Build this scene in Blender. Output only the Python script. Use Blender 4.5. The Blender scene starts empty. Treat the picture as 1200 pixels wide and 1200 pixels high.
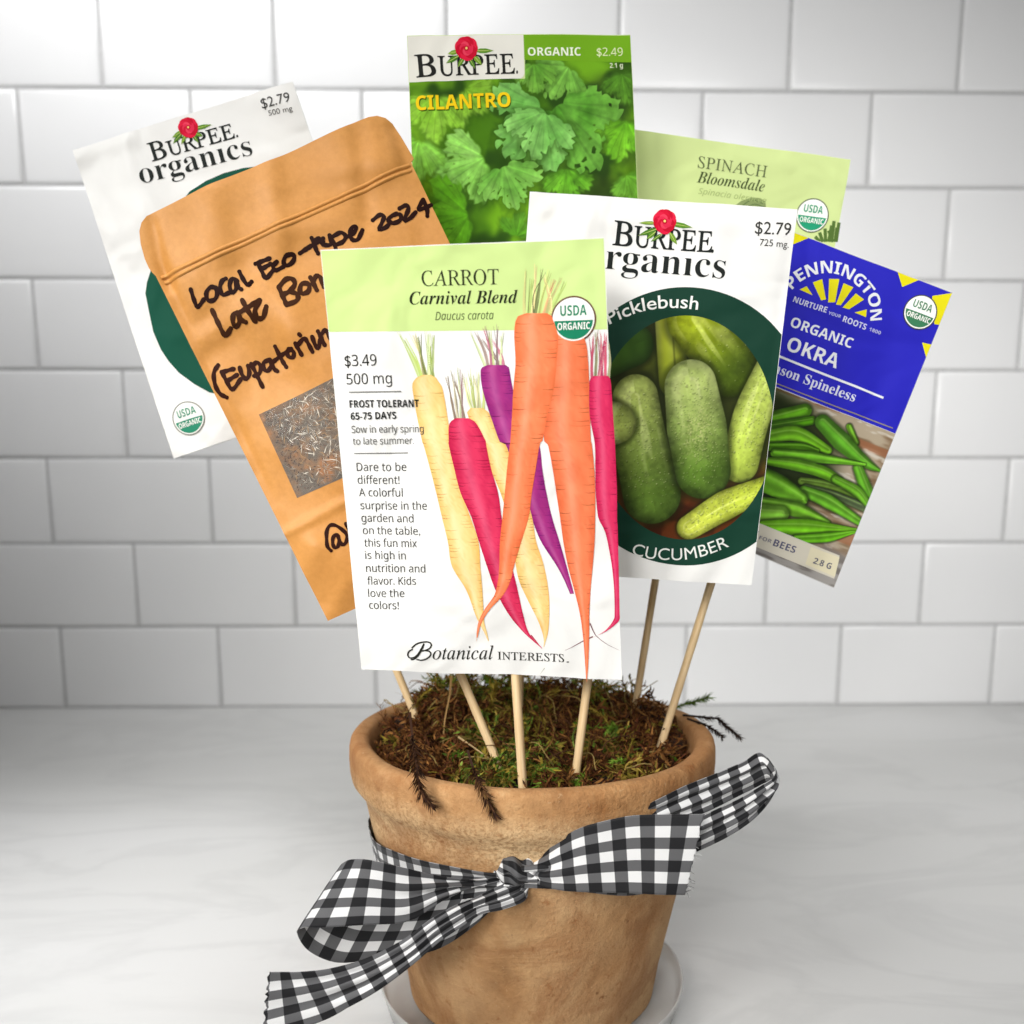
import bpy, bmesh, math, random
import numpy as np
from mathutils import Vector, Matrix, geometry, noise

scene = bpy.context.scene
COL = scene.collection
R = math.radians
random.seed(7)
rng = np.random.default_rng(7)

# ---------------------------------------------------------------- camera
cam = bpy.data.objects.new("camera", bpy.data.cameras.new("camera"))
COL.objects.link(cam)
cam.location = (0, 0, 0.2655)
cam.rotation_euler = (math.pi / 2 - 0.1704, 0, 0)
cam.data.sensor_width = 36
cam.data.lens = 36 * 1150 / 1200
cam.data.shift_y = 110 / 1200
cam.data.clip_start = 0.01
cam.data.clip_end = 50
cam.data.dof.use_dof = True
cam.data.dof.focus_distance = 0.385
cam.data.dof.aperture_fstop = 10
scene.camera = cam

# ---------------------------------------------------------------- light
world = bpy.data.worlds.new("World")
scene.world = world
world.use_nodes = True
world.node_tree.nodes["Background"].inputs[0].default_value = (0.95, 0.97, 1.0, 1)
world.node_tree.nodes["Background"].inputs[1].default_value = 0.018

def lamp(name, loc, target, size, power, color=(1, 1, 1), spread=180):
    d = bpy.data.lights.new(name, 'AREA')
    d.shape = 'RECTANGLE'; d.size, d.size_y = size
    d.energy = power; d.color = color; d.spread = R(spread)
    o = bpy.data.objects.new(name, d); COL.objects.link(o)
    o.location = loc
    o.rotation_euler = (Vector(target) - Vector(loc)).to_track_quat('-Z', 'Y').to_euler()
    return o
lamp("key_softbox", (-0.62, -0.25, 0.66), (0.08, 0.43, 0.22), (0.3, 0.3), 0.78, (1.0, 0.985, 0.955), 58)
lamp("low_softbox", (-0.30, -0.40, 0.50), (0.0, 0.40, 0.16), (0.3, 0.3), 0.33, (1.0, 0.985, 0.955), 40)
lamp("front_softbox", (0.35, -0.60, 0.70), (0.33, 0.95, 0.28), (0.4, 0.4), 0.85, (1.0, 0.995, 0.985), 44)
lamp("right_softbox", (0.45, 0.25, 1.20), (0.40, 0.60, 0.0), (0.6, 0.5), 0.98, (1.0, 1.0, 1.0), 80)
lamp("upper_wall_softbox", (-0.30, 0.10, 1.20), (-0.20, 0.95, 0.60), (0.5, 0.3), 1.30, (1.0, 1.0, 1.0), 60)
lamp("corner_wall_softbox", (-0.55, 0.45, 1.00), (-0.40, 0.95, 0.60), (0.5, 0.2), 0.50, (1.0, 1.0, 1.0), 70)
lamp("counter_softbox", (-0.30, 0.0, 0.90), (-0.28, 0.46, 0.0), (0.3, 0.3), 0.52, (1.0, 1.0, 1.0), 35)

vs = scene.view_settings
vs.view_transform = 'Standard'; vs.look = 'None'; vs.gamma = 1; vs.exposure = 0
vs.use_curve_mapping = False

# ---------------------------------------------------------------- helpers
def lin(c):
    return tuple(((v / 255) / 12.92 if v / 255 <= 0.04045 else ((v / 255 + 0.055) / 1.055) ** 2.4) for v in c[:3])
def linA(a):
    a = np.asarray(a, float) / 255
    return np.where(a <= 0.04045, a / 12.92, ((np.maximum(a, 0) + 0.055) / 1.055) ** 2.4)

def mesh_object(name, verts, faces, mat, parent=None, colors=None, smooth=True, uvs=None):
    me = bpy.data.meshes.new(name)
    verts = np.asarray(verts, dtype=np.float32).reshape(-1, 3)
    if isinstance(faces, np.ndarray):
        n = faces.shape[1]
        me.vertices.add(len(verts)); me.vertices.foreach_set('co', verts.ravel())
        me.loops.add(faces.size); me.loops.foreach_set('vertex_index', faces.ravel().astype(np.int32))
        me.polygons.add(len(faces))
        me.polygons.foreach_set('loop_start', np.arange(0, faces.size, n, dtype=np.int32))
        me.update(calc_edges=True); me.validate()
    else:
        me.from_pydata([tuple(v) for v in verts], [], faces)
        me.update()
    if smooth:
        me.polygons.foreach_set('use_smooth', [True] * len(me.polygons))
    if colors is not None:
        at = me.color_attributes.new('ink', 'FLOAT_COLOR', 'POINT')
        c = np.ones((len(verts), 4), np.float32); c[:, :3] = colors
        at.data.foreach_set('color', c.ravel())
    if uvs is not None:
        uvs = np.asarray(uvs, np.float32)
        ul = me.uv_layers.new(name='UVMap')
        idx = np.zeros(len(me.loops), np.int32); me.loops.foreach_get('vertex_index', idx)
        ul.data.foreach_set('uv', uvs[idx].ravel())
    for m in (mat if isinstance(mat, (list, tuple)) else [mat]):
        me.materials.append(m)
    o = bpy.data.objects.new(name, me); COL.objects.link(o)
    if parent is not None:
        o.parent = parent
    return o

def tag(o, label=None, category=None, group=None, kind=None):
    if label: o['label'] = label
    if category: o['category'] = category
    if group: o['group'] = group
    if kind: o['kind'] = kind
    return o

def material(name):
    m = bpy.data.materials.new(name); m.use_nodes = True
    nt = m.node_tree
    return m, nt, nt.nodes['Principled BSDF']
def node(nt, kind, **kw):
    n = nt.nodes.new(kind)
    for k, v in kw.items():
        if k.startswith('i_'):
            n.inputs[k[2:].replace('_', ' ')].default_value = v
        else:
            setattr(n, k, v)
    return n
def ramp(nt, fac, stops):
    r = nt.nodes.new('ShaderNodeValToRGB')
    el = r.color_ramp.elements
    while len(el) < len(stops): el.new(0.5)
    for e, (p, c) in zip(el, stops):
        e.position = p; e.color = (*c, 1) if len(c) == 3 else c
    nt.links.new(fac, r.inputs[0])
    return r.outputs[0]
def mixc(nt, fac, a, b, mode='MIX'):
    n = nt.nodes.new('ShaderNodeMix'); n.data_type = 'RGBA'; n.blend_type = mode
    for s, v in ((0, fac), (6, a), (7, b)):
        if hasattr(v, 'is_output'): nt.links.new(v, n.inputs[s])
        else: n.inputs[s].default_value = v if not isinstance(v, tuple) or len(v) == 4 else (*v, 1)
    return n.outputs[2]
def bump(nt, bsdf, height, strength, dist, prev=None):
    b = node(nt, 'ShaderNodeBump'); b.inputs['Strength'].default_value = strength; b.inputs['Distance'].default_value = dist
    nt.links.new(height, b.inputs['Height'])
    if prev: nt.links.new(prev, b.inputs['Normal'])
    nt.links.new(b.outputs[0], bsdf.inputs['Normal'])
    return b.outputs[0]
def noise_tex(nt, coord, scale, detail=4, rough=0.55, dist=0.0):
    n = node(nt, 'ShaderNodeTexNoise'); n.inputs['Scale'].default_value = scale; n.inputs['Detail'].default_value = detail
    n.inputs['Roughness'].default_value = rough; n.inputs['Distortion'].default_value = dist
    nt.links.new(coord, n.inputs['Vector'])
    return n.outputs['Fac']

# ---------------------------------------------------------------- materials
def paper_bump(nt, b, amount=1.0):
    tc = node(nt, 'ShaderNodeTexCoord').outputs['Object']
    h1 = noise_tex(nt, tc, 24, 2, 0.5, 0.8)
    h2 = noise_tex(nt, tc, 160, 3, 0.5)
    n1 = bump(nt, b, h1, 0.5 * amount, 0.009)
    bump(nt, b, h2, 0.10 * amount, 0.001, n1)

def make_print_ink():
    m, nt, b = material("print_ink")
    a = node(nt, 'ShaderNodeVertexColor', layer_name='ink')
    nt.links.new(a.outputs[0], b.inputs['Base Color'])
    b.inputs['Roughness'].default_value = 0.6
    b.inputs['Specular IOR Level'].default_value = 0.08
    paper_bump(nt, b)
    return m
PRINT = make_print_ink()

def make_paper(name, col, rough=0.5):
    m, nt, b = material(name)
    tc = node(nt, 'ShaderNodeTexCoord').outputs['Object']
    f = noise_tex(nt, tc, 60, 3)
    c = ramp(nt, f, [(0.3, tuple(v * 0.965 for v in col)), (0.7, col)])
    nt.links.new(c, b.inputs['Base Color'])
    b.inputs['Roughness'].default_value = rough
    b.inputs['Specular IOR Level'].default_value = 0.35
    paper_bump(nt, b)
    return m
PAPER = make_paper("white_paper", (0.84, 0.835, 0.81))
PAPER_GREEN = make_paper("green_paper", lin((204, 220, 150)))
PAPER_DULL = make_paper("grey_paper", (0.55, 0.54, 0.52))

def make_kraft():
    m, nt, b = material("kraft_paper")
    tc = node(nt, 'ShaderNodeTexCoord').outputs['Object']
    f = noise_tex(nt, tc, 420, 5, 0.7)
    g = noise_tex(nt, tc, 35, 3)
    c1 = ramp(nt, f, [(0.25, lin((188, 128, 60))), (0.75, lin((216, 154, 82)))])
    c = mixc(nt, g, c1, (*lin((204, 142, 72)), 1))
    nt.links.new(c, b.inputs['Base Color'])
    b.inputs['Roughness'].default_value = 0.5
    b.inputs['Specular IOR Level'].default_value = 0.35
    n1 = bump(nt, b, noise_tex(nt, tc, 17, 2, 0.45, 0.5), 0.7, 0.016)
    n2 = bump(nt, b, noise_tex(nt, tc, 70, 3, 0.5, 0.5), 0.25, 0.002, n1)
    bump(nt, b, f, 0.08, 0.0006, n2)
    return m
KRAFT = make_kraft()

def make_wood():
    m, nt, b = material("pale_wood")
    tc = node(nt, 'ShaderNodeTexCoord').outputs['Object']
    mp = node(nt, 'ShaderNodeMapping'); mp.inputs['Scale'].default_value = (900, 40, 900)
    nt.links.new(tc, mp.inputs[0])
    f = noise_tex(nt, mp.outputs[0], 1.0, 4, 0.6)
    c = ramp(nt, f, [(0.3, lin((214, 178, 126))), (0.7, lin((240, 214, 170)))])
    nt.links.new(c, b.inputs['Base Color']); b.inputs['Roughness'].default_value = 0.6
    bump(nt, b, f, 0.2, 0.0004)
    return m
WOOD = make_wood()

def make_terracotta():
    m, nt, b = material("weathered_terracotta")
    tc = node(nt, 'ShaderNodeTexCoord').outputs['Object']
    big = noise_tex(nt, tc, 14, 4, 0.6, 0.4)
    mid = noise_tex(nt, tc, 60, 5, 0.65, 0.2)
    fine = noise_tex(nt, tc, 520, 4, 0.7)
    c = ramp(nt, mid, [(0.30, lin((152, 106, 64))), (0.52, lin((186, 138, 90))), (0.72, lin((208, 164, 116)))])
    warm = ramp(nt, noise_tex(nt, tc, 9, 3, 0.5, 0.3), [(0.42, (0, 0, 0)), (0.62, (0.8,) * 3)])
    c = mixc(nt, warm, c, (*lin((164, 110, 64)), 1))
    # pale mineral bloom, strongest in the band under the rim
    sep = node(nt, 'ShaderNodeSeparateXYZ'); nt.links.new(tc, sep.inputs[0])
    zz = node(nt, 'ShaderNodeMath', operation='MULTIPLY'); zz.inputs[1].default_value = 7.5; nt.links.new(sep.outputs['Z'], zz.inputs[0])
    band = ramp(nt, zz.outputs[0], [(0.0, (0.42,) * 3), (0.5, (0.24,) * 3), (0.66, (0.5,) * 3), (0.75, (0.95,) * 3), (0.83, (0.7,) * 3), (0.90, (0.1,) * 3)])
    mm = node(nt, 'ShaderNodeMath', operation='MULTIPLY'); nt.links.new(band, mm.inputs[0])
    bl = ramp(nt, big, [(0.36, (0.2,) * 3), (0.58, (1,) * 3)]); nt.links.new(bl, mm.inputs[1])
    c = mixc(nt, mm.outputs[0], c, (*lin((236, 204, 158)), 1))
    spots = ramp(nt, noise_tex(nt, tc, 210, 4, 0.65), [(0.60, (0, 0, 0)), (0.72, (0.7,) * 3)])
    c = mixc(nt, spots, c, (*lin((150, 92, 48)), 1))
    flecks = ramp(nt, noise_tex(nt, tc, 420, 4, 0.7), [(0.62, (0, 0, 0)), (0.78, (0.5,) * 3)])
    c = mixc(nt, flecks, c, (*lin((240, 212, 168)), 1))
    stain = ramp(nt, noise_tex(nt, tc, 26, 5, 0.65, 1.2), [(0.50, (0, 0, 0)), (0.64, (0.5,) * 3)])
    c = mixc(nt, stain, c, (*lin((150, 98, 58)), 1))
    crust = ramp(nt, noise_tex(nt, tc, 620, 3, 0.7), [(0.46, (0, 0, 0)), (0.60, (1, 1, 1))])
    cb = ramp(nt, zz.outputs[0], [(0.60, (0.10,) * 3), (0.70, (0.42,) * 3), (0.82, (0.55,) * 3), (0.92, (0.12,) * 3)])
    cm = node(nt, 'ShaderNodeMath', operation='MULTIPLY'); nt.links.new(crust, cm.inputs[0]); nt.links.new(cb, cm.inputs[1])
    c = mixc(nt, cm.outputs[0], c, (*lin((146, 98, 54)), 1))
    mp = node(nt, 'ShaderNodeMapping'); mp.inputs['Scale'].default_value = (70, 70, 8); nt.links.new(tc, mp.inputs[0])
    st = ramp(nt, noise_tex(nt, mp.outputs[0], 1.0, 5, 0.65), [(0.56, (0, 0, 0)), (0.74, (0.55,) * 3)])
    c = mixc(nt, st, c, (*lin((150, 96, 50)), 1))
    pits = ramp(nt, noise_tex(nt, tc, 120, 3, 0.5), [(0.72, (0, 0, 0)), (0.76, (0.6,) * 3)])
    c = mixc(nt, pits, c, (*lin((104, 58, 30)), 1))
    nt.links.new(c, b.inputs['Base Color'])
    b.inputs['Roughness'].default_value = 0.88; b.inputs['Specular IOR Level'].default_value = 0.2
    n1 = bump(nt, b, mid, 0.45, 0.0025)
    n2 = bump(nt, b, noise_tex(nt, tc, 300, 5, 0.75), 0.7, 0.0014, n1)
    bump(nt, b, fine, 0.6, 0.0008, n2)
    return m
CLAY = make_terracotta()

def make_soil():
    m, nt, b = material("dark_soil")
    tc = node(nt, 'ShaderNodeTexCoord').outputs['Object']
    f = noise_tex(nt, tc, 260, 5, 0.7)
    nt.links.new(ramp(nt, f, [(0.3, lin((20, 12, 8))), (0.7, lin((62, 40, 26)))]), b.inputs['Base Color'])
    b.inputs['Roughness'].default_value = 0.95
    bump(nt, b, f, 0.8, 0.003)
    return m
SOIL = make_soil()

def make_moss():
    m, nt, b = material("dry_moss")
    a = node(nt, 'ShaderNodeVertexColor', layer_name='ink')
    nt.links.new(a.outputs[0], b.inputs['Base Color'])
    b.inputs['Roughness'].default_value = 0.8; b.inputs['Specular IOR Level'].default_value = 0.15
    return m
MOSS = make_moss()

def make_gingham():
    m, nt, b = material("gingham_cloth")
    uv = node(nt, 'ShaderNodeUVMap', uv_map='UVMap').outputs[0]
    sep = node(nt, 'ShaderNodeSeparateXYZ'); nt.links.new(uv, sep.inputs[0])
    def stripe(o, off):
        a = node(nt, 'ShaderNodeMath', operation='ADD'); a.inputs[1].default_value = off; nt.links.new(o, a.inputs[0])
        f = node(nt, 'ShaderNodeMath', operation='PINGPONG'); f.inputs[1].default_value = 1.0; nt.links.new(a.outputs[0], f.inputs[0])
        return ramp(nt, f.outputs[0], [(0.485, (0, 0, 0)), (0.515, (1, 1, 1))])
    sx = stripe(sep.outputs[0], 0.0); sy = stripe(sep.outputs[1], 1.5)
    # yarn-level twill where dark and white threads cross
    w = node(nt, 'ShaderNodeMath', operation='ADD'); nt.links.new(sep.outputs[0], w.inputs[0]); nt.links.new(sep.outputs[1], w.inputs[1])
    w2 = node(nt, 'ShaderNodeMath', operation='MULTIPLY'); w2.inputs[1].default_value = 44; nt.links.new(w.outputs[0], w2.inputs[0])
    s = node(nt, 'ShaderNodeMath', operation='SINE'); nt.links.new(w2.outputs[0], s.inputs[0])
    add = node(nt, 'ShaderNodeMath', operation='ADD'); nt.links.new(sx, add.inputs[0]); nt.links.new(sy, add.inputs[1])
    half = node(nt, 'ShaderNodeMath', operation='MULTIPLY'); half.inputs[1].default_value = 0.5; nt.links.new(add.outputs[0], half.inputs[0])
    c = ramp(nt, half.outputs[0], [(0.0, lin((24, 24, 27))), (0.5, lin((98, 98, 100))), (1.0, (0.84, 0.84, 0.84))])
    tw = ramp(nt, s.outputs[0], [(0.0, (0.84,) * 3), (1.0, (1.0,) * 3)])
    c = mixc(nt, 1.0, c, tw, 'MULTIPLY')
    nt.links.new(c, b.inputs['Base Color'])
    b.inputs['Roughness'].default_value = 0.62; b.inputs['Specular IOR Level'].default_value = 0.25
    try: b.inputs['Sheen Weight'].default_value = 0.08
    except Exception: pass
    bump(nt, b, s.outputs[0], 0.12, 0.0002)
    return m
GINGHAM = make_gingham()

def make_tile():
    m, nt, b = material("white_glazed_tile")
    tc = node(nt, 'ShaderNodeTexCoord').outputs['Object']
    f = noise_tex(nt, tc, 6, 3)
    nt.links.new(ramp(nt, f, [(0.3, (0.84, 0.84, 0.845)), (0.7, (0.87, 0.87, 0.87))]), b.inputs['Base Color'])
    b.inputs['Roughness'].default_value = 0.28
    bump(nt, b, noise_tex(nt, tc, 18, 2), 0.12, 0.004)
    return m
TILE = make_tile()
def make_grout():
    m, nt, b = material("grey_grout")
    tc = node(nt, 'ShaderNodeTexCoord').outputs['Object']
    f = noise_tex(nt, tc, 300, 4)
    nt.links.new(ramp(nt, f, [(0.3, (0.44, 0.44, 0.44)), (0.7, (0.55, 0.55, 0.55))]), b.inputs['Base Color'])
    b.inputs['Roughness'].default_value = 0.9
    return m
GROUT = make_grout()
def make_marble():
    m, nt, b = material("white_marble")
    tc = node(nt, 'ShaderNodeTexCoord').outputs['Object']
    mp = node(nt, 'ShaderNodeMapping'); mp.inputs['Rotation'].default_value = (0, 0, R(-38)); mp.inputs['Scale'].default_value = (1.6, 4.2, 1)
    nt.links.new(tc, mp.inputs[0])
    f = noise_tex(nt, mp.outputs[0], 2.6, 6, 0.55, 0.9)
    soft = noise_tex(nt, mp.outputs[0], 1.3, 3, 0.5, 0.4)
    c = ramp(nt, soft, [(0.32, (0.62, 0.62, 0.61)), (0.52, (0.70, 0.70, 0.69)), (0.7, (0.74, 0.74, 0.735))])
    v = ramp(nt, f, [(0.45, (0, 0, 0)), (0.5, (0.15,) * 3), (0.55, (0, 0, 0))])
    c = mixc(nt, v, c, (0.38, 0.38, 0.38, 1))
    w = ramp(nt, noise_tex(nt, mp.outputs[0], 5.0, 5, 0.6, 0.6), [(0.58, (0, 0, 0)), (0.74, (0.2,) * 3)])
    c = mixc(nt, w, c, (0.74, 0.74, 0.735, 1))
    nt.links.new(c, b.inputs['Base Color'])
    b.inputs['Roughness'].default_value = 0.42; b.inputs['Specular IOR Level'].default_value = 0.35
    return m
MARBLE = make_marble()
def make_plastic():
    m, nt, b = material("clear_plastic")
    tc = node(nt, 'ShaderNodeTexCoord').outputs['Object']
    nt.links.new(ramp(nt, noise_tex(nt, tc, 40, 2), [(0.3, (0.92, 0.92, 0.90)), (0.7, (0.95, 0.95, 0.94))]), b.inputs['Base Color'])
    b.inputs['Roughness'].default_value = 0.22
    b.inputs['Transmission Weight'].default_value = 0.55
    b.inputs['IOR'].default_value = 1.25
    return m
PLASTIC = make_plastic()
def make_film():
    m, nt, b = material("window_film")
    tc = node(nt, 'ShaderNodeTexCoord').outputs['Object']
    nt.links.new(ramp(nt, noise_tex(nt, tc, 60, 2), [(0.3, (0.96,) * 3), (0.7, (1,) * 3)]), b.inputs['Base Color'])
    b.inputs['Roughness'].default_value = 0.12; b.inputs['Alpha'].default_value = 0.06
    bump(nt, b, noise_tex(nt, tc, 60, 2, 0.5, 0.8), 0.5, 0.004)
    return m
FILM = make_film()

# ---------------------------------------------------------------- the setting
def build_wall():
    H0, W0, G = 0.0819, 0.154, 0.0018
    cy, sy = math.cos(0.01515), math.sin(0.01515)
    def put(x, y, z):                      # the wall stands turned by less than a degree
        d = 0.9495 - y                     # y: how far a point stands proud of the wall
        return (cy * x - sy * d, sy * x + cy * d, z)
    V, F, M = [], [], []
    prof = [(0.0, -0.004), (0.0003, -0.0012), (0.0014, -0.0003), (0.0035, 0.0), (0.009, 0.0004)]
    for row in range(0, 10):
        off = 0.0 if row % 2 else 0.5
        for j in range(-7, 9):
            x0 = -0.0438 + (j + off) * W0 + G / 2; x1 = x0 + W0 - G
            z0 = row * H0 + G / 2; z1 = z0 + H0 - G
            jt = (random.uniform(-1, 1) * 0.0003, random.uniform(-1, 1) * 0.006, random.uniform(-1, 1) * 0.006)
            base = len(V)
            for ins, h in prof:
                r = 0.0016 if ins < 0.001 else 0.0
                ring = [(x0 + ins, z0 + ins), (x1 - ins, z0 + ins), (x1 - ins, z1 - ins), (x0 + ins, z1 - ins)]
                for (x, z) in ring:
                    hh = h + jt[0] + jt[1] * (x - (x0 + x1) / 2) + jt[2] * (z - (z0 + z1) / 2)
                    V.append(put(x, hh, z))
            for p in range(len(prof) - 1):
                for c in range(4):
                    a = base + p * 4 + c; b_ = base + p * 4 + (c + 1) % 4
                    F.append((a, b_, b_ + 4, a + 4)); M.append(0)
            t = base + (len(prof) - 1) * 4
            F.append((t, t + 1, t + 2, t + 3)); M.append(0)
    b = len(V)
    for (x, z) in ((-1.2, -0.002), (1.3, -0.002), (1.3, 0.83), (-1.2, 0.83)):
        V.append(put(x, -0.0016, z))
    for (x, z) in ((-1.2, -0.002), (1.3, -0.002), (1.3, 0.83), (-1.2, 0.83)):
        V.append(put(x, -0.06, z))
    for f in ((0, 1, 2, 3), (7, 6, 5, 4), (0, 4, 5, 1), (1, 5, 6, 2), (2, 6, 7, 3), (3, 7, 4, 0)):
        F.append(tuple(b + i for i in f)); M.append(1)
    o = mesh_object("wall", V, F, [TILE, GROUT], smooth=True)
    o.data.polygons.foreach_set('material_index', M)
    bm = bmesh.new(); bm.from_mesh(o.data); bmesh.ops.recalc_face_normals(bm, faces=bm.faces[:])
    for e in bm.edges:
        if len(e.link_faces) == 2 and e.calc_face_angle(0) > R(50): e.smooth = False
    bm.to_mesh(o.data); bm.free()
    tag(o, "white glazed subway tile wall in running bond behind the pot", "wall", kind="structure")
build_wall()

def build_counter():
    bm = bmesh.new()
    x0, x1, y0, y1, t = -1.2, 1.3, -0.12, 0.985, 0.03
    vs_ = [bm.verts.new(p) for p in ((x0, y0, -t), (x1, y0, -t), (x1, y1, -t), (x0, y1, -t), (x0, y0, 0), (x1, y0, 0), (x1, y1, 0), (x0, y1, 0))]
    for f in ((3, 2, 1, 0), (4, 5, 6, 7), (0, 1, 5, 4), (1, 2, 6, 5), (2, 3, 7, 6), (3, 0, 4, 7)):
        bm.faces.new([vs_[i] for i in f])
    me = bpy.data.meshes.new("countertop"); bm.to_mesh(me); bm.free(); me.materials.append(MARBLE)
    o = bpy.data.objects.new("countertop", me); COL.objects.link(o)
    tag(o, "white marble countertop with soft grey veins", "countertop", kind="structure")
build_counter()

# ---------------------------------------------------------------- pot, saucer, soil, moss
PX, PY = 0.0093, 0.437
OUTER = [(0.0570, 0.0030), (0.0582, 0.0042), (0.0606, 0.0200), (0.0650, 0.0400), (0.0690, 0.0600), (0.0729, 0.0800), (0.0753, 0.0920),
         (0.0763, 0.0980), (0.0770, 0.1015), (0.0784, 0.1046), (0.0806, 0.1074), (0.0825, 0.1100), (0.0833, 0.1135), (0.0836, 0.1190), (0.0834, 0.1240),
         (0.0828, 0.1266), (0.0816, 0.1280), (0.0800, 0.1286), (0.0770, 0.1284), (0.0752, 0.1276), (0.0744, 0.1262), (0.0736, 0.1220),
         (0.0715, 0.1050), (0.0690, 0.0900), (0.0560, 0.0120), (0.0, 0.0120)]
def pot_radius(z):
    pts = OUTER[:15]
    for (r0, z0), (r1, z1) in zip(pts, pts[1:]):
        if z0 <= z <= z1: return r0 + (r1 - r0) * (z - z0) / (z1 - z0)
    return pts[-1][0] if z > pts[-1][1] else pts[0][0]

def lathe(name, profile, mat, n=128, parent=None, wobble=0.0, close_start=True):
    V, F = [], []
    for (r, z) in profile:
        for k in range(n):
            a = 2 * math.pi * k / n
            w = wobble * noise.noise(Vector((math.cos(a) * 2.2, math.sin(a) * 2.2, z * 40)))
            rr = max(r + (w if r > 0.01 else 0), 0.00001)
            V.append((rr * math.cos(a), rr * math.sin(a), z + (wobble * 0.7 * noise.noise(Vector((math.cos(a) * 3, math.sin(a) * 3, 9))) if z > 0.1 else 0)))
    for i in range(len(profile) - 1):
        for k in range(n):
            F.append((i * n + k, i * n + (k + 1) % n, (i + 1) * n + (k + 1) % n, (i + 1) * n + k))
    if close_start: F.append(tuple(range(n - 1, -1, -1)))
    return mesh_object(name, V, F, mat, parent)
def refine(profile, step):
    out = []
    for (r0, z0), (r1, z1) in zip(profile, profile[1:]):
        n = max(1, int(math.hypot(r1 - r0, z1 - z0) / step))
        out += [(r0 + (r1 - r0) * i / n, z0 + (z1 - z0) * i / n) for i in range(n)]
    return out + [profile[-1]]
pot = lathe("flower_pot", refine(OUTER, 0.003), CLAY, 160, wobble=0.0007)
pot.location = (PX, PY, 0.004)                     # stands on the floor of its saucer
tag(pot, "weathered terracotta pot with a thick rim, tied with a gingham bow", "flower pot")

SAUCER = [(0.0660, 0.0006), (0.0690, 0.0010), (0.0716, 0.0110), (0.0724, 0.0132), (0.0721, 0.0140), (0.0714, 0.0136), (0.0704, 0.0112), (0.0684, 0.0070), (0.0, 0.0068)]
sau = lathe("plant_saucer", SAUCER, PLASTIC, 128)
sau.location = (PX, PY, 0)
tag(sau, "shallow translucent plastic saucer under the terracotta pot", "saucer")

def moss_height(x, y):
    """top of the soil and moss mound, x and y from the pot's axis"""
    r = math.hypot(x, y) / 0.074
    h = 0.1255 + 0.018 * max(0, y / 0.070) * (1 - 0.25 * r) + 0.004 * noise.noise(Vector((x * 45, y * 45, 1.3)))
    h += 0.006 * math.exp(-(((x + 0.050) / 0.02) ** 2 + ((y - 0.010) / 0.03) ** 2))
    h += 0.004 * math.exp(-(((x - 0.052) / 0.02) ** 2 + ((y - 0.025) / 0.025) ** 2))
    h += 0.003 * math.exp(-(((x + 0.016) / 0.012) ** 2 + ((y + 0.040) / 0.012) ** 2))
    if y < 0.01: h -= 0.0080 * min(1, max(0, (r - 0.72) / 0.26))     # dark gap inside the front rim
    return h

def build_soil():
    V, F = [(0, 0, moss_height(0, 0) - 0.004)], []
    n, m = 96, 26
    for i in range(1, m + 1):
        for k in range(n):
            a = 2 * math.pi * k / n; r = 0.0735 * i / m
            x, y = r * math.cos(a), r * math.sin(a)
            V.append((x, y, moss_height(x, y) - 0.004 + 0.0025 * noise.noise(Vector((x * 220, y * 220, 5)))))
    for k in range(n): F.append((0, 1 + k, 1 + (k + 1) % n))
    for i in range(m - 1):
        for k in range(n):
            a = 1 + i * n
            F.append((a + k, a + n + k, a + n + (k + 1) % n, a + (k + 1) % n))
    o = mesh_object("soil", V, F, SOIL); o.location = (PX, PY, 0)
    tag(o, "dark brown potting soil filling the terracotta pot", "soil", kind="stuff")
build_soil()

BROWNS = [(84, 48, 24), (108, 66, 32), (62, 34, 18), (126, 84, 42), (92, 50, 28), (146, 100, 52)]
OLIVES = [(126, 112, 38), (142, 124, 44), (108, 98, 36), (152, 128, 60)]
GREENS = [(88, 116, 36), (108, 136, 48), (74, 98, 32), (126, 144, 62)]
def tube_strip(V, F, C, pts, w0, w1, col):
    """a thin three-sided stalk along pts"""
    b = len(V); n = len(pts)
    for i, p in enumerate(pts):
        t = i / max(1, n - 1); w = w0 + (w1 - w0) * t
        d = (pts[min(i + 1, n - 1)] - pts[max(i - 1, 0)]).normalized()
        s = d.cross(Vector((0.31, 0.2, 0.93))).normalized(); u = d.cross(s)
        for k in range(3):
            a = k * 2.0944
            V.append(p + (s * math.cos(a) + u * math.sin(a)) * w); C.append(col)
    for i in range(n - 1):
        for k in range(3):
            F.append((b + i * 3 + k, b + i * 3 + (k + 1) % 3, b + i * 3 + 3 + (k + 1) % 3, b + i * 3 + 3 + k))
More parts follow.
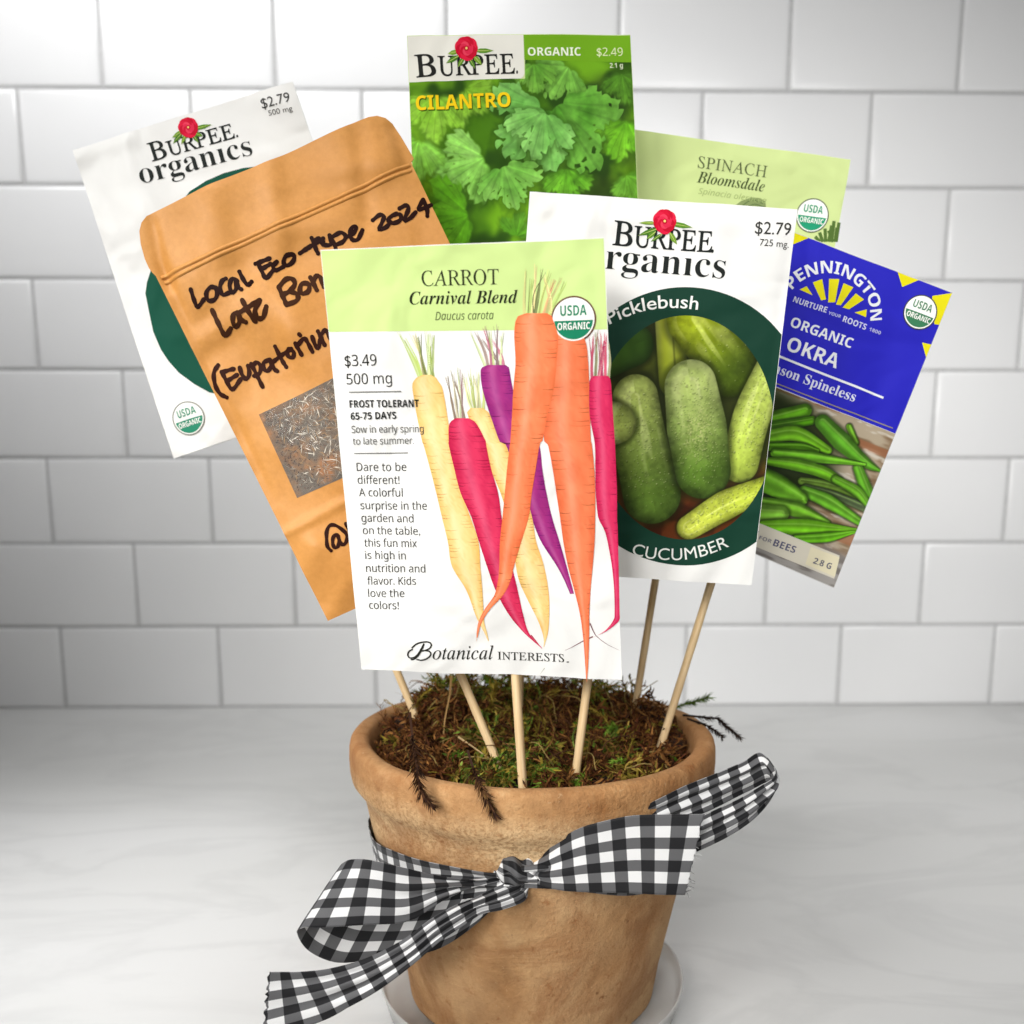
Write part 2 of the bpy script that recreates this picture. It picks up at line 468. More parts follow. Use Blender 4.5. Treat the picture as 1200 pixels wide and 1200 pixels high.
def sprig(V, F, C, base, direc, length, pal, bristles, blen, bw, sag=0.5, w=0.00035):
    d = Vector(direc).normalized(); p = Vector(base); pts = [p.copy()]
    seg = 7; turn = Vector((random.gauss(0, 1), random.gauss(0, 1), random.gauss(0, 0.6))) * 0.16
    for i in range(seg):
        d = (d + turn + Vector((0, 0, -sag * i / seg * 0.35)) + Vector((random.gauss(0, .08), random.gauss(0, .08), random.gauss(0, .08)))).normalized()
        p = p + d * (length / seg); pts.append(p.copy())
    col = lin(random.choice(pal)); 
    tube_strip(V, F, C, pts, w, w * 0.5, col)
    for k in range(bristles):
        t = (k + random.random()) / bristles * (len(pts) - 1.01); i = int(t); q = pts[i].lerp(pts[i + 1], t - i)
        ax = (pts[i + 1] - pts[i]).normalized()
        side = ax.cross(Vector((random.gauss(0, 1), random.gauss(0, 1), random.gauss(0, 1)))).normalized()
        tip = q + (side * 0.8 + ax * 0.75).normalized() * blen * random.uniform(0.6, 1.2)
        wv = ax.cross(side) * bw
        b = len(V); c2 = lin(random.choice(pal)); f = random.uniform(0.8, 1.25); c2 = tuple(v * f for v in c2)
        V.extend((q - wv, q + wv, q.lerp(tip, 0.55) + wv * 0.9, tip, q.lerp(tip, 0.55) - wv * 0.9)); C.extend((c2,) * 5)
        F.append((b, b + 1, b + 2, b + 4)); F.append((b + 4, b + 2, b + 3))
def build_moss():
    V, F, C = [], [], []
    clumps = []
    while len(clumps) < 120:
        a = random.uniform(0, 2 * math.pi); r = 0.068 * math.sqrt(random.random()); x, y = r * math.cos(a), r * math.sin(a)
        if y < -0.048 and random.random() < 0.6: continue
        if any(math.hypot(x - c[0], y - c[1]) < 0.0075 for c in clumps): continue
        clumps.append((x, y)); 
        if len(clumps) > 95: break
    for (cx, cy) in clumps:
        g = noise.noise(Vector((cx * 32, cy * 32, 8.1))) + random.gauss(0, .12)
        pal = GREENS + OLIVES if g > 0.20 else OLIVES + BROWNS[:2] if g > 0.08 else BROWNS
        lift = random.uniform(-0.003, 0.007) * (0.5 if cy < -0.02 else 1.0); size = random.uniform(0.006, 0.011)
        dark = random.uniform(0.65, 1.15)
        for k in range(random.randint(15, 24)):
            a = random.uniform(0, 2 * math.pi); q = size * math.sqrt(random.random()) * 0.8
            x, y = cx + q * math.cos(a), cy + q * math.sin(a)
            if math.hypot(x, y) > 0.0715: continue
            z = moss_height(x, y) - 0.003 + lift * (1 - q / size)
            up = random.uniform(0.1, 1.0)
            c0 = len(C)
            sprig(V, F, C, (x, y, z), (math.cos(a) * 0.9 + random.gauss(0, .5), math.sin(a) * 0.9 + random.gauss(0, .5), up), random.uniform(0.008, 0.019), pal, random.randint(14, 24), random.uniform(0.0022, 0.0050), random.uniform(0.00022, 0.00060), 0.9, random.uniform(0.0002, 0.0006))
            C[c0:] = [tuple(v * dark for v in c) for c in C[c0:]]
    for k in range(46):
        a = random.uniform(0, 2 * math.pi); r = 0.062 * math.sqrt(random.random()); x, y = r * math.cos(a), r * math.sin(a)
        pal = random.choice([[(104, 138, 40), (124, 154, 56), (88, 120, 34)], [(150, 132, 50), (168, 146, 62), (130, 112, 40)], [(96, 60, 30), (120, 78, 38), (74, 44, 24)]])
        sprig(V, F, C, (x, y, moss_height(x, y)), (random.gauss(0, .8), random.gauss(0, .8), random.uniform(.3, 1.0)), random.uniform(.010, .021), pal, random.randint(46, 72), random.uniform(.0024, .0042), random.uniform(.0002, .0004), 1.4, .0004)
    # looser curled stalks and bits of stem
    for k in range(170):
        a = random.uniform(0, 2 * math.pi); r = 0.070 * math.sqrt(random.random()); x, y = r * math.cos(a), r * math.sin(a)
        if y < -0.035 and random.random() < 0.5: continue
        pts = [Vector((x, y, moss_height(x, y) + 0.002))]; d = Vector((random.gauss(0, 1), random.gauss(0, 1), random.uniform(0.2, 1.1))).normalized()
        for i in range(8):
            d = (d + Vector((random.gauss(0, .28), random.gauss(0, .28), random.gauss(-.10, .2)))).normalized(); pts.append(pts[-1] + d * 0.0028)
        tube_strip(V, F, C, pts, 0.0004, 0.0002, lin(random.choice([(150, 112, 62), (120, 84, 44), (70, 44, 26), (140, 120, 70)])))
    keepV = np.array([tuple(v) for v in V], np.float32)
    rr = np.hypot(keepV[:, 0], keepV[:, 1]); out = (rr > 0.0722) & (keepV[:, 2] < 0.1345)      # nothing grows through the clay
    keepV[out, :2] *= (0.0722 / rr[out])[:, None]
    o = mesh_object("moss", keepV, F, MOSS, colors=np.array(C, np.float32), smooth=False)
    o.location = (PX, PY, 0)
    tag(o, "tangled brown and green moss heaped over the soil in the pot", "moss", kind="stuff")
build_moss()

def hanging_sprig(name, path, pal, label, bristles, blen, cat="moss sprig", extra=None):
    V, F, C = [], [], []
    o0 = Vector(path[0])
    P = [Vector(p) - o0 for p in path]
    pts = []
    for i in range(len(P) - 1):
        for k in range(5): pts.append(P[i].lerp(P[i + 1], k / 5))
    pts.append(P[-1])
    tube_strip(V, F, C, pts, 0.0006, 0.0003, lin(pal[0]))
    for k in range(bristles):
        t = (0.15 + 0.85 * (k + random.random()) / bristles) * (len(pts) - 1.01); i = int(t); q = pts[i].lerp(pts[i + 1], t - i)
        ax = (pts[i + 1] - pts[i]).normalized()
        side = ax.cross(Vector((random.gauss(0, 1), random.gauss(0, 1), random.gauss(0, 1)))).normalized()
        tip = q + (side * 0.8 + ax * 0.8).normalized() * blen * random.uniform(0.6, 1.25)
        wv = ax.cross(side) * 0.00032; b = len(V); c2 = lin(random.choice(pal)); tip = tip + Vector((random.gauss(0, .0006), random.gauss(0, .0006), -random.random() * .0008))
        V.extend((q - wv, q + wv, q.lerp(tip, 0.6) + wv * 0.8, tip, q.lerp(tip, 0.6) - wv * 0.8)); C.extend((c2,) * 5)
        F.append((b, b + 1, b + 2, b + 4)); F.append((b + 4, b + 2, b + 3))
    o = mesh_object(name, np.array([tuple(v) for v in V], np.float32), F, MOSS, colors=np.array(C, np.float32), smooth=False)
    o.location = o0
    tag(o, label, cat, "moss sprigs hanging over the pot rim" if cat == "moss sprig" else "dry twigs in the moss")
DARKB = [(58, 36, 24), (74, 48, 30), (46, 28, 20), (92, 62, 38)]
hanging_sprig('moss_sprig', [(-0.04154, 0.385, 0.15535), (-0.03922, 0.374, 0.14626), (-0.037, 0.364, 0.14086), (-0.03595, 0.359, 0.13575), (-0.03457, 0.3575, 0.13117), (-0.03068, 0.357, 0.12657)], DARKB, "dark brown moss sprig hanging over the pot's front rim, left of the other", 260, 0.0046)
hanging_sprig('moss_sprig', [(-0.01813, 0.385, 0.13913), (-0.01464, 0.366, 0.1367), (-0.01232, 0.356, 0.13582), (-0.01035, 0.3545, 0.13162), (-0.00842, 0.354, 0.12739), (-0.00648, 0.354, 0.12398)], DARKB + [(120, 88, 50)], "thin brown moss sprig drooping over the front rim near the middle stick", 220, 0.0044)
hanging_sprig('moss_sprig', [(0.08186, 0.455, 0.13405), (0.08989, 0.45, 0.13465), (0.09635, 0.446, 0.13499), (0.09981, 0.443, 0.13256), (0.10346, 0.441, 0.12986), (0.10571, 0.44, 0.12769)], [(40, 30, 26), (52, 38, 28), (34, 26, 22)], "blackish moss sprig sticking out over the right side of the rim", 190, 0.0030)
hanging_sprig('moss_sprig', [(0.07684, 0.475, 0.13092), (0.08441, 0.47, 0.13495), (0.08991, 0.466, 0.13779), (0.09528, 0.462, 0.14103)], [(96, 122, 50), (110, 138, 66), (84, 104, 44)], "green feathery moss sprig rising above the right rim", 150, 0.0036)
hanging_sprig('moss_sprig', [(0.08267, 0.448, 0.1344), (0.09123, 0.444, 0.13226), (0.0955, 0.441, 0.12986), (0.09774, 0.44, 0.12811)], [(40, 30, 26), (52, 38, 28), (30, 24, 20)], "short blackish moss tuft below the longer one at the right rim", 120, 0.0030)
hanging_sprig('twig', [(-0.02867, 0.452, 0.15413), (-0.02912, 0.445, 0.14643), (-0.03116, 0.438, 0.1361), (-0.0315, 0.43, 0.12759)], [(150, 118, 74), (140, 104, 62)], "thin dry twig standing upright between the two left sticks", 0, 0.001, 'twig', None)
hanging_sprig('twig', [(-0.02378, 0.418, 0.13458), (-0.01789, 0.412, 0.13259), (-0.0102, 0.402, 0.13051)], [(206, 176, 128), (190, 150, 100)], "short pale twig lying on the moss against the second stick", 0, 0.001, 'twig', None)

# ---------------------------------------------------------------- printing on paper
LAYER = 0.000042
GLYPH = {'serif': (0x1D400, 0x1D41A, 0x1D7CE), 'serifi': (0x1D434, 0x1D44E, None), 'serifbi': (0x1D468, 0x1D482, 0x1D7CE), 'script': (0x1D4D0, 0x1D4EA, None),
         'sans': (0x1D5A0, 0x1D5BA, 0x1D7E2), 'sansb': (0x1D5D4, 0x1D5EE, 0x1D7EC), 'sansi': (0x1D608, 0x1D622, None), 'gill': None,
         'roman': (0x1D434, 0x1D44E, None)}                            # upright roman capitals: italic ones with the slant taken out
def spell(s, style):
    g = GLYPH[style]
    if g is None: return s
    out = ''
    for c in s:
        if 'A' <= c <= 'Z': out += chr(g[0] + ord(c) - 65)
        elif 'a' <= c <= 'z': out += '\u210e' if (style == 'serifi' and c == 'h') else chr(g[1] + ord(c) - 97)
        elif '0' <= c <= '9' and g[2]: out += chr(g[2] + ord(c) - 48)
        elif c == 'ı' : out += chr(g[1] + 8)
        else: out += c
    return out
_capcache = {}
def raw_text(body, offset, upright=False):
    cu = bpy.data.curves.new("lettering", 'FONT'); cu.body = body; cu.size = 1.0; cu.offset = offset; cu.resolution_u = 4
    cu.fill_mode = 'FRONT'
    o = bpy.data.objects.new("lettering", cu); COL.objects.link(o)
    dg = bpy.context.evaluated_depsgraph_get()
    me = o.evaluated_get(dg).to_mesh()
    n = len(me.vertices); v = np.zeros(n * 3, np.float32); me.vertices.foreach_get('co', v); v = v.reshape(-1, 3)[:, :2].astype(float)
    f = [tuple(p.vertices) for p in me.polygons]
    if upright: v[:, 0] -= v[:, 1] * 0.277
    o.evaluated_get(dg).to_mesh_clear()
    bpy.data.objects.remove(o); bpy.data.curves.remove(cu)
    return v, f
def cap_height(style):
    if style not in _capcache:
        v, f = raw_text(spell('H' if style != 'script' else 'B', style), 0.0)
        _capcache[style] = v[:, 1].max()
    return _capcache[style]
def catmull(pts, n):
    P = [np.array(p, float) for p in pts]
    if len(P) == 2: return np.array([P[0] + (P[1] - P[0]) * t for t in np.linspace(0, 1, n)])
    P = [2 * P[0] - P[1]] + P + [2 * P[-1] - P[-2]]
    out = []
    m = len(P) - 3
    for t in np.linspace(0, m, n):
        i = min(int(t), m - 1); u = t - i; a, b, c, d = P[i:i + 4]
        out.append(0.5 * (2 * b + (c - a) * u + (2 * a - 5 * b + 4 * c - d) * u * u + (-a + 3 * b - 3 * c + d) * u ** 3))
    return np.array(out)
def along(path, n=80):
    """even arc-length samples: points and unit normals"""
    p = catmull(path, 200); s = np.concatenate([[0], np.cumsum(np.linalg.norm(np.diff(p, axis=0), axis=1))])
    return p, s

def inside(poly, X, Y):
    P = np.asarray(poly, float); r = np.zeros(X.shape, bool)
    x0, y0 = P[-1]
    for x1, y1 in P:
        c = ((y1 > Y) != (y0 > Y))
        with np.errstate(divide='ignore', invalid='ignore'):
            r ^= c & (X < (x0 - x1) * (Y - y1) / ((y0 - y1) if y0 != y1 else 1e-12) + x1)
        x0, y0 = x1, y1
    return r
def fill(poly, step):
    """triangles filling a polygon (mm), with inner points so that it can follow a curved sheet"""
    P = [Vector(p) for p in poly]
    dense = []
    for i, p in enumerate(P):
        q = P[(i + 1) % len(P)]; n = max(1, int((q - p).length / step))
        dense += [p.lerp(q, k / n) for k in range(n)]
    A = np.array([tuple(p) for p in dense]); lo, hi = A.min(0), A.max(0)
    gx, gy = np.meshgrid(np.arange(lo[0] + step * .6, hi[0], step), np.arange(lo[1] + step * .6, hi[1], step))
    gx = gx + (np.arange(gx.shape[0]) % 2)[:, None] * step * .5
    ok = inside(A, gx, gy)
    g = np.stack([gx[ok], gy[ok]], 1)
    if len(g):                                                       # keep inner points off the border
        d = np.min(np.linalg.norm(g[:, None, :] - A[None], axis=2), axis=1); g = g[d > step * .45]
    verts = dense + [Vector(p) for p in g]
    n = len(dense)
    v, e, f, *_ = geometry.delaunay_2d_cdt(verts, [(i, (i + 1) % n) for i in range(n)], [], 1, 1e-4)
    F = []
    for t in f:
        a, b, c = (v[t[0]], v[t[1]], v[t[2]])
        F.append(tuple(t) if (b - a).cross(c - a) > 0 else tuple(reversed(t)))
    return np.array([tuple(p) for p in v]), F

def refine_tris(q, F, L):
    """halve every edge longer than L, so that long flat triangles can follow a bent sheet"""
    q = [tuple(p) for p in q]; F = [tuple(f) for f in F]
    for _ in range(4):
        mid = {}; out = []
        def m(a, b):
            k = (a, b) if a < b else (b, a)
            if k not in mid:
                if math.dist(q[a], q[b]) > L:
                    mid[k] = len(q); q.append(((q[a][0] + q[b][0]) / 2, (q[a][1] + q[b][1]) / 2))
                else: mid[k] = None
            return mid[k]
        n0 = len(q)
        for f in F:
            if len(f) != 3: out.append(f); continue
            a, b, c = f; x, y, z = m(a, b), m(b, c), m(c, a)
            n = sum(v is not None for v in (x, y, z))
            if n == 0: out.append(f)
            elif n == 3: out += [(a, x, z), (x, b, y), (z, y, c), (x, y, z)]
            else:
                while (x is None) or (n == 2 and y is None): a, b, c, x, y, z = b, c, a, y, z, x
                if n == 1: out += [(a, x, c), (x, b, c)]
                else: out += [(a, x, c), (x, y, c), (x, b, y)]
        F = out
        if len(q) == n0: break
    return np.array(q), F

class Sheet:
    """one packet: an Empty, its paper sheet, and ink laid on the sheet's own curved face"""
    def __init__(s, name, d, bulge, waves, seed):
        s.d = d; s.w, s.h = d['size']; s.bulge = bulge; s.waves = waves; s.seed = seed; s.creases = d.get('creases', [])
        m = Matrix.Identity(4)
        for c in range(3):
            for r in range(3): m[r][c] = d['axes'][c][r]
        m.translation = Vector(d['loc'])
        o = bpy.data.objects.new(name, None); COL.objects.link(o); o.empty_display_size = 0.02
        base = m @ Vector((0, -s.h / 2000, 0))                       # the Empty sits at the middle of the lower edge
        s.shift = Vector((0, s.h / 2000, 0))
        m.translation = base
        o.matrix_world = m
        s.root = o; s.parts = {}
    def z(s, x, y):                                                  # mm in, metres out
        x = np.asarray(x, float); y = np.asarray(y, float)
        u = np.clip(2 * x / s.w, -1, 1); v = np.clip(2 * y / s.h, -1, 1)
        b = s.bulge * (1 - u ** 4) * (1 - v ** 4) * (0.55 + 0.45 * np.cos(1.2 * u) * np.cos(0.9 * v + 0.5))
        k = s.seed
        wv = 1.5 * s.waves * (np.sin(x / 13 + k) * np.cos(y / 19 + 2 * k) + 0.6 * np.sin((x + y) / 9 + 3 * k)) * (1 - u ** 6) 
        for (ax, ay), (bx, by), w, h in s.creases:                    # a bend in the paper, fading out along its line
            dx, dy = bx - ax, by - ay; L2 = dx * dx + dy * dy
            tt = ((x - ax) * dx + (y - ay) * dy) / L2; dd = ((x - ax) * dy - (y - ay) * dx) / math.sqrt(L2)
            k2 = np.clip(tt, 0, 1); fade = np.clip(4 * tt + 1, 0, 1) * np.clip(4 * (1 - tt) + 1, 0, 1)
            b = b + h * 0.001 * np.exp(-(dd / w) ** 2) * fade
        curl = 0.9 * s.waves * np.sin(x / 26 + k * 1.7) * (0.4 + v ** 2)
        return b + wv + curl
    def put(s, q, layer, extra=0.0):
        q = np.asarray(q, float)
        return np.stack([q[:, 0] / 1000, q[:, 1] / 1000 + s.shift[1], s.z(q[:, 0], q[:, 1]) + (layer * LAYER + 0.00003 if layer else 0.0) + extra], 1)
    def ink(s, part, q, F, col, layer):
        """collect inked shapes; each part becomes one mesh"""
        V = s.put(q, layer)
        c = np.asarray(col, float)
        if c.ndim == 1: c = np.tile(linA(c) * 0.95, (len(V), 1))
        s.parts.setdefault(part, []).append((V, [tuple(f) for f in F], c))
    def finish(s):
        for part, L in s.parts.items():
            V, F, C = [], [], []; b = 0
            for v, f, c in L:
                V.append(v); C.append(c); F += [tuple(i + b for i in t) for t in f]; b += len(v)
            mesh_object(part.split('#')[0], np.concatenate(V), F, PRINT, s.root, colors=np.concatenate(C))
    def envelope(s, outline, mat, part='envelope', thick=0.0009):
        q, F = fill(outline, 1.15)
        front = s.put(q, 0); back = front.copy(); back[:, 2] = np.minimum(-thick, -thick - 0.25 * (front[:, 2])) + 0 * back[:, 2]
        w0 = s.waves * 1.2
        back[:, 2] = front[:, 2] * 0.0 + np.minimum(front[:, 2] - thick, -thick)
        n = len(q); cnt = {}
        for t in F:
            for i in range(3):
                e = (t[i], t[(i + 1) % 3]); cnt[tuple(sorted(e))] = cnt.get(tuple(sorted(e)), []) + [e]
        FF = list(F) + [tuple(n + i for i in reversed(t)) for t in F]
        FF += [(e[0][1], e[0][0], e[0][0] + n, e[0][1] + n) for e in cnt.values() if len(e) == 1]
        o = mesh_object(part, np.concatenate([front, back]), FF, mat, s.root)
        me = o.data
        bm = bmesh.new(); bm.from_mesh(me)
        for e in bm.edges:
            if len(e.link_faces) == 2 and e.calc_face_angle(0) > R(50): e.smooth = False
        bm.to_mesh(me); bm.free()
        return o
    # -- kinds of ink
    def text(s, part, body, style, path, cap, col, emb, layer):
        body_sp = spell(body, style)
        v, F = raw_text(body_sp, emb, style == 'roman')
        if len(v) == 0: return
        if 'ı' in body: F = [f for f in F if v[list(f), 1].min() < 0.5]
        k = cap / cap_height(style)
        x0, x1 = v[:, 0].min(), v[:, 0].max()
        p, a = along(path); L = a[-1]
        t = (v[:, 0] - x0) / max(1e-6, x1 - x0) * L
        px = np.interp(t, a, p[:, 0]); py = np.interp(t, a, p[:, 1])
        ta = np.clip(t - L * .02, 0, L); tb = np.clip(t + L * .02, 0, L)
        dx = np.interp(tb, a, p[:, 0]) - np.interp(ta, a, p[:, 0]); dy = np.interp(tb, a, p[:, 1]) - np.interp(ta, a, p[:, 1])
        n = np.hypot(dx, dy) + 1e-9
        q = np.stack([px - dy / n * v[:, 1] * k, py + dx / n * v[:, 1] * k], 1)
        q, F = refine_tris(q, F, 1.3); s.ink(part, q, F, col, layer)
    def poly(s, part, pts, col, layer):
        q, F = fill(pts, 1.15); s.ink(part, q, F, col, layer)
    def stroke(s, part, strokes, w, col, layer, taper=False):
        for st in strokes:
            L = sum(math.dist(a, b) for a, b in zip(st, st[1:])); n = max(3, int(L / 0.8) + 2)
            p = catmull(st, n); d = np.gradient(p, axis=0); d /= (np.linalg.norm(d, axis=1)[:, None] + 1e-9)
            nn = np.stack([-d[:, 1], d[:, 0]], 1)
            ww = np.full(n, w / 2)
            if taper: ww = w / 2 * (1 - 0.85 * np.linspace(0, 1, n))
            elif part.startswith('handwriting'): ww = w / 2 * (1 + 0.14 * np.sin(np.arange(n) * 1.3 + st[0][0]))
            q = np.concatenate([p + nn * ww[:, None], p - nn * ww[:, None]])
            F = [(i, n + i, n + i + 1, i + 1) for i in range(n - 1)]
            if part.startswith('handwriting'):                                # round pen ends
                for c, sg in ((p[0], -1), (p[-1], 1)):
                    b = len(q); k = 8; dd = d[0] if sg < 0 else d[-1]; nv = np.array([-dd[1], dd[0]])
                    arc = [c + w / 2 * (nv * math.cos(a) + sg * dd * math.sin(a)) for a in np.linspace(0, math.pi, k)]
                    q = np.concatenate([q, arc]); F.append(tuple(range(b, b + k)) if sg < 0 else tuple(range(b + k - 1, b - 1, -1)))
            s.ink(part, q, F, col, layer)
    def disc(s, part, c, r, col, layer, a0=0.0, a1=2 * math.pi):
        n = 40
        pts = [(c[0] + r * math.cos(a), c[1] + r * math.sin(a)) for a in np.linspace(a0, a1, n, endpoint=(a1 - a0) < 6)]
        q, F = fill(pts, min(1.15, max(.35, r / 2))); s.ink(part, q, F, col, layer)
    def seal(s, part, c, r, green, rim, ang):
        s.disc(part, c, r, rim, 5); s.disc(part, c, r * 0.93, (244, 244, 238), 6)
        s.disc(part, c, r * 0.86, green, 7, math.pi + 0.06, 2 * math.pi - 0.06)
        s.text(part, 'USDA', 'sansb', [(c[0] - r * .58, c[1] + r * .16), (c[0] + r * .58, c[1] + r * .16)], r * 0.44, green, -0.004, 9)
        s.text(part, 'ORGANIC', 'sansb', [(c[0] - r * .72, c[1] - r * .44), (c[0] + r * .72, c[1] - r * .44)], r * 0.30, (244, 244, 238), 0.0, 9.5)
    def flower(s, part, c, r, leaves):
        for i, l in enumerate(leaves):
            s.poly(part, l, ((96, 146, 44), (120, 160, 52), (78, 128, 40))[i % 3], 5 + 0.12 * i)
            s.stroke(part, [[l[0], l[3]]], r * 0.07, (196, 206, 120), 6.4, True)
        rr = random.Random(3)
        for k in range(9):
            a = k * 0.698; s.disc(part, (c[0] + r * .42 * math.cos(a), c[1] + r * .42 * math.sin(a)), r * rr.uniform(.50, .60), ((214, 18, 54), (226, 30, 66), (200, 12, 46))[k % 3], 7 + .1 * k)
        for k in range(7):
            a = k * 0.898 + .3; s.disc(part, (c[0] + r * .24 * math.cos(a), c[1] + r * .24 * math.sin(a)), r * .34, ((226, 44, 78), (206, 14, 50), (234, 64, 92))[k % 3], 8 + .1 * k)
        s.disc(part, c, r * .20, (190, 10, 40), 8.9)
        s.disc(part, (c[0], c[1] + r * .02), r * .10, (246, 214, 130), 9.1)
    def carrots(s, part, CC, tops, roots):
        rr = random.Random(5); base = 2.0
        half = len(CC)
        for pts, w, col in tops:
            s.stroke(part, [pts], w * .75, col, base + 0.5, True)
            for k in range(4):
                f = rr.uniform(.72, 1.12); e = [(p[0] + rr.gauss(0, .32) * i, p[1] + (rr.gauss(0, .5) + .5) * i * .6) for i, p in enumerate(pts)]
                s.stroke(part, [e], w * rr.uniform(.22, .5), tuple(min(250, int(v * f + 6)) for v in col), base + 0.5 + .06 * k, True)
        for pts, w, col in roots: s.stroke(part, [pts], w, col, base + 0.3, True)
        for ci, (rows, c1, c2) in enumerate(CC):
            A = np.array([r[0] for r in rows]); B = np.array([r[1] for r in rows]); n = 90
            ln = np.concatenate([[0], np.cumsum(np.linalg.norm(np.diff((A + B) / 2, axis=0), axis=1))]); tt = np.linspace(0, ln[-1], n)
            def sm(P):
                Q = catmull(P, 400); ss = np.interp(np.linspace(0, len(P) - 1, 400), np.arange(len(P)), ln)
                return np.stack([np.interp(tt, ss, Q[:, 0]), np.interp(tt, ss, Q[:, 1])], 1)
            A2, B2 = sm(A), sm(B); m = 14
            q = np.concatenate([A2 + (B2 - A2) * (j / m) for j in range(m + 1)])
            F = [(j * n + i, j * n + i + 1, (j + 1) * n + i + 1, (j + 1) * n + i) for j in range(m) for i in range(n - 1)]
            col = []
            for j in range(m + 1):
                t = abs(j / m * 2 - 1)
                for i in range(n):
                    no = noise.noise(Vector((q[j * n + i][0] * .35, q[j * n + i][1] * .12, ci * 3.1))) * .5 + noise.noise(Vector((q[j * n + i][0] * 1.4, q[j * n + i][1] * 2.2, ci))) * .42
                    k = min(1, max(0, t ** 3 * .85 + no + .12))
                    c = np.array(c1) * (1 - k) + np.array(c2) * k
                    hl = max(0, 1 - abs(j / m - .38) * 4.5) * .16
                    col.append(c * (1 - hl) + 255 * hl)
            lay = base + 1.0 + ci * 0.62
            f0 = F[0]; a, b, c = q[f0[0]], q[f0[1]], q[f0[2]]
            if (b[0] - a[0]) * (c[1] - a[1]) - (b[1] - a[1]) * (c[0] - a[0]) < 0: F = [tuple(reversed(f)) for f in F]
            s.ink(part, q, F, linA(np.array(col)), lay)
            for k in range(84):                                      # the fine growth rings drawn on each root
                i = rr.randrange(3, n - 12); side = rr.choice((0, 1)); l = rr.uniform(.12, .42)
                a = A2[i] + (B2[i] - A2[i]) * (0.02 if side == 0 else 0.98 - l); b = A2[i] + (B2[i] - A2[i]) * (l if side == 0 else 0.98)
                if np.linalg.norm(B2[i] - A2[i]) < 2.0: continue
                mid = (a + b) / 2 + np.array([0, rr.uniform(-.3, -.1)])
                dk = tuple(int(v * rr.uniform(.74, .92)) for v in c2)
                s.stroke(part, [[tuple(a), tuple(mid), tuple(b)] if side == 0 else [tuple(b), tuple(mid), tuple(a)]], rr.uniform(.12, .36), dk, lay + .3, True)
    # -- printed photographs: a fine grid whose points carry the ink colour
    def picture(s, part, kind, poly, bodies, layer):
        A = np.array(poly, float); st = 0.25
        lo, hi = A.min(0) - st, A.max(0) + st
        xs = np.arange(lo[0], hi[0] + st, st); ys = np.arange(lo[1], hi[1] + st, st)
        X, Y = np.meshgrid(xs, ys); img = paint(kind, X, Y, bodies, s)
        ok = inside(A, X, Y)
        cell = ok[:-1, :-1] | ok[1:, :-1] | ok[:-1, 1:] | ok[1:, 1:]
        use = np.zeros_like(ok); use[:-1, :-1] |= cell; use[1:, :-1] |= cell; use[:-1, 1:] |= cell; use[1:, 1:] |= cell
        ed = use & ~ok                                               # border points slide onto the outline
        px, py = X[ed], Y[ed]; bx, by, bd = px.copy(), py.copy(), np.full(px.shape, 1e9)
        for i in range(len(A)):
            a, b = A[i], A[(i + 1) % len(A)]; d = b - a; L2 = d @ d
            if L2 < 1e-9: continue
            t = np.clip(((px - a[0]) * d[0] + (py - a[1]) * d[1]) / L2, 0, 1); qx, qy = a[0] + d[0] * t, a[1] + d[1] * t
            dd = (px - qx) ** 2 + (py - qy) ** 2; k = dd < bd; bx[k], by[k], bd[k] = qx[k], qy[k], dd[k]
        X, Y = X.copy(), Y.copy(); X[ed], Y[ed] = bx, by
        idx = -np.ones(ok.shape, int); idx[use] = np.arange(use.sum())
        q = np.stack([X[use], Y[use]], 1)
        i, j = np.nonzero(cell)
        F = np.stack([idx[i, j], idx[i, j + 1], idx[i + 1, j + 1], idx[i + 1, j]], 1)
        mesh_object(part, s.put(q, layer), F, PRINT, s.root, colors=linA(np.clip(img, 0, 255)[use]) * 0.95)
    def stick(s):
        a, b = [Vector((p[0] / 1000, p[1] / 1000 + s.shift[1], p[2] / 1000)) for p in s.d['stick']]
        ax = (b - a).normalized(); sx = ax.cross(Vector((0, 0, 1))).normalized(); u = sx.cross(ax)
        V, F = [], []; n, m = 16, 14; L = (b - a).length
        rings = [(0, 0.0015)] + [(L * i / m, 0.00182 + 0.00006 * math.sin(i * 2.1 + s.seed)) for i in range(m + 1)] + [(L + 0.0004, 0.0015)]
        for t, r in rings:
            for k in range(n):
                an = 2 * math.pi * k / n
                V.append(a + ax * t + (sx * math.cos(an) + u * math.sin(an)) * r)
        for i in range(len(rings) - 1):
            for k in range(n): F.append((i * n + k, i * n + (k + 1) % n, (i + 1) * n + (k + 1) % n, (i + 1) * n + k))
        F.append(tuple(range(n - 1, -1, -1))); F.append(tuple(range((len(rings) - 1) * n, len(rings) * n)))
        # the stick's own axes: y along it, so that the grain runs lengthwise
        rot = Matrix((sx, ax, u)).transposed().to_4x4(); rot.translation = a
        inv = rot.inverted()
        o = mesh_object('stick', [inv @ v for v in V], F, WOOD, s.root); o.matrix_local = rot
        return o

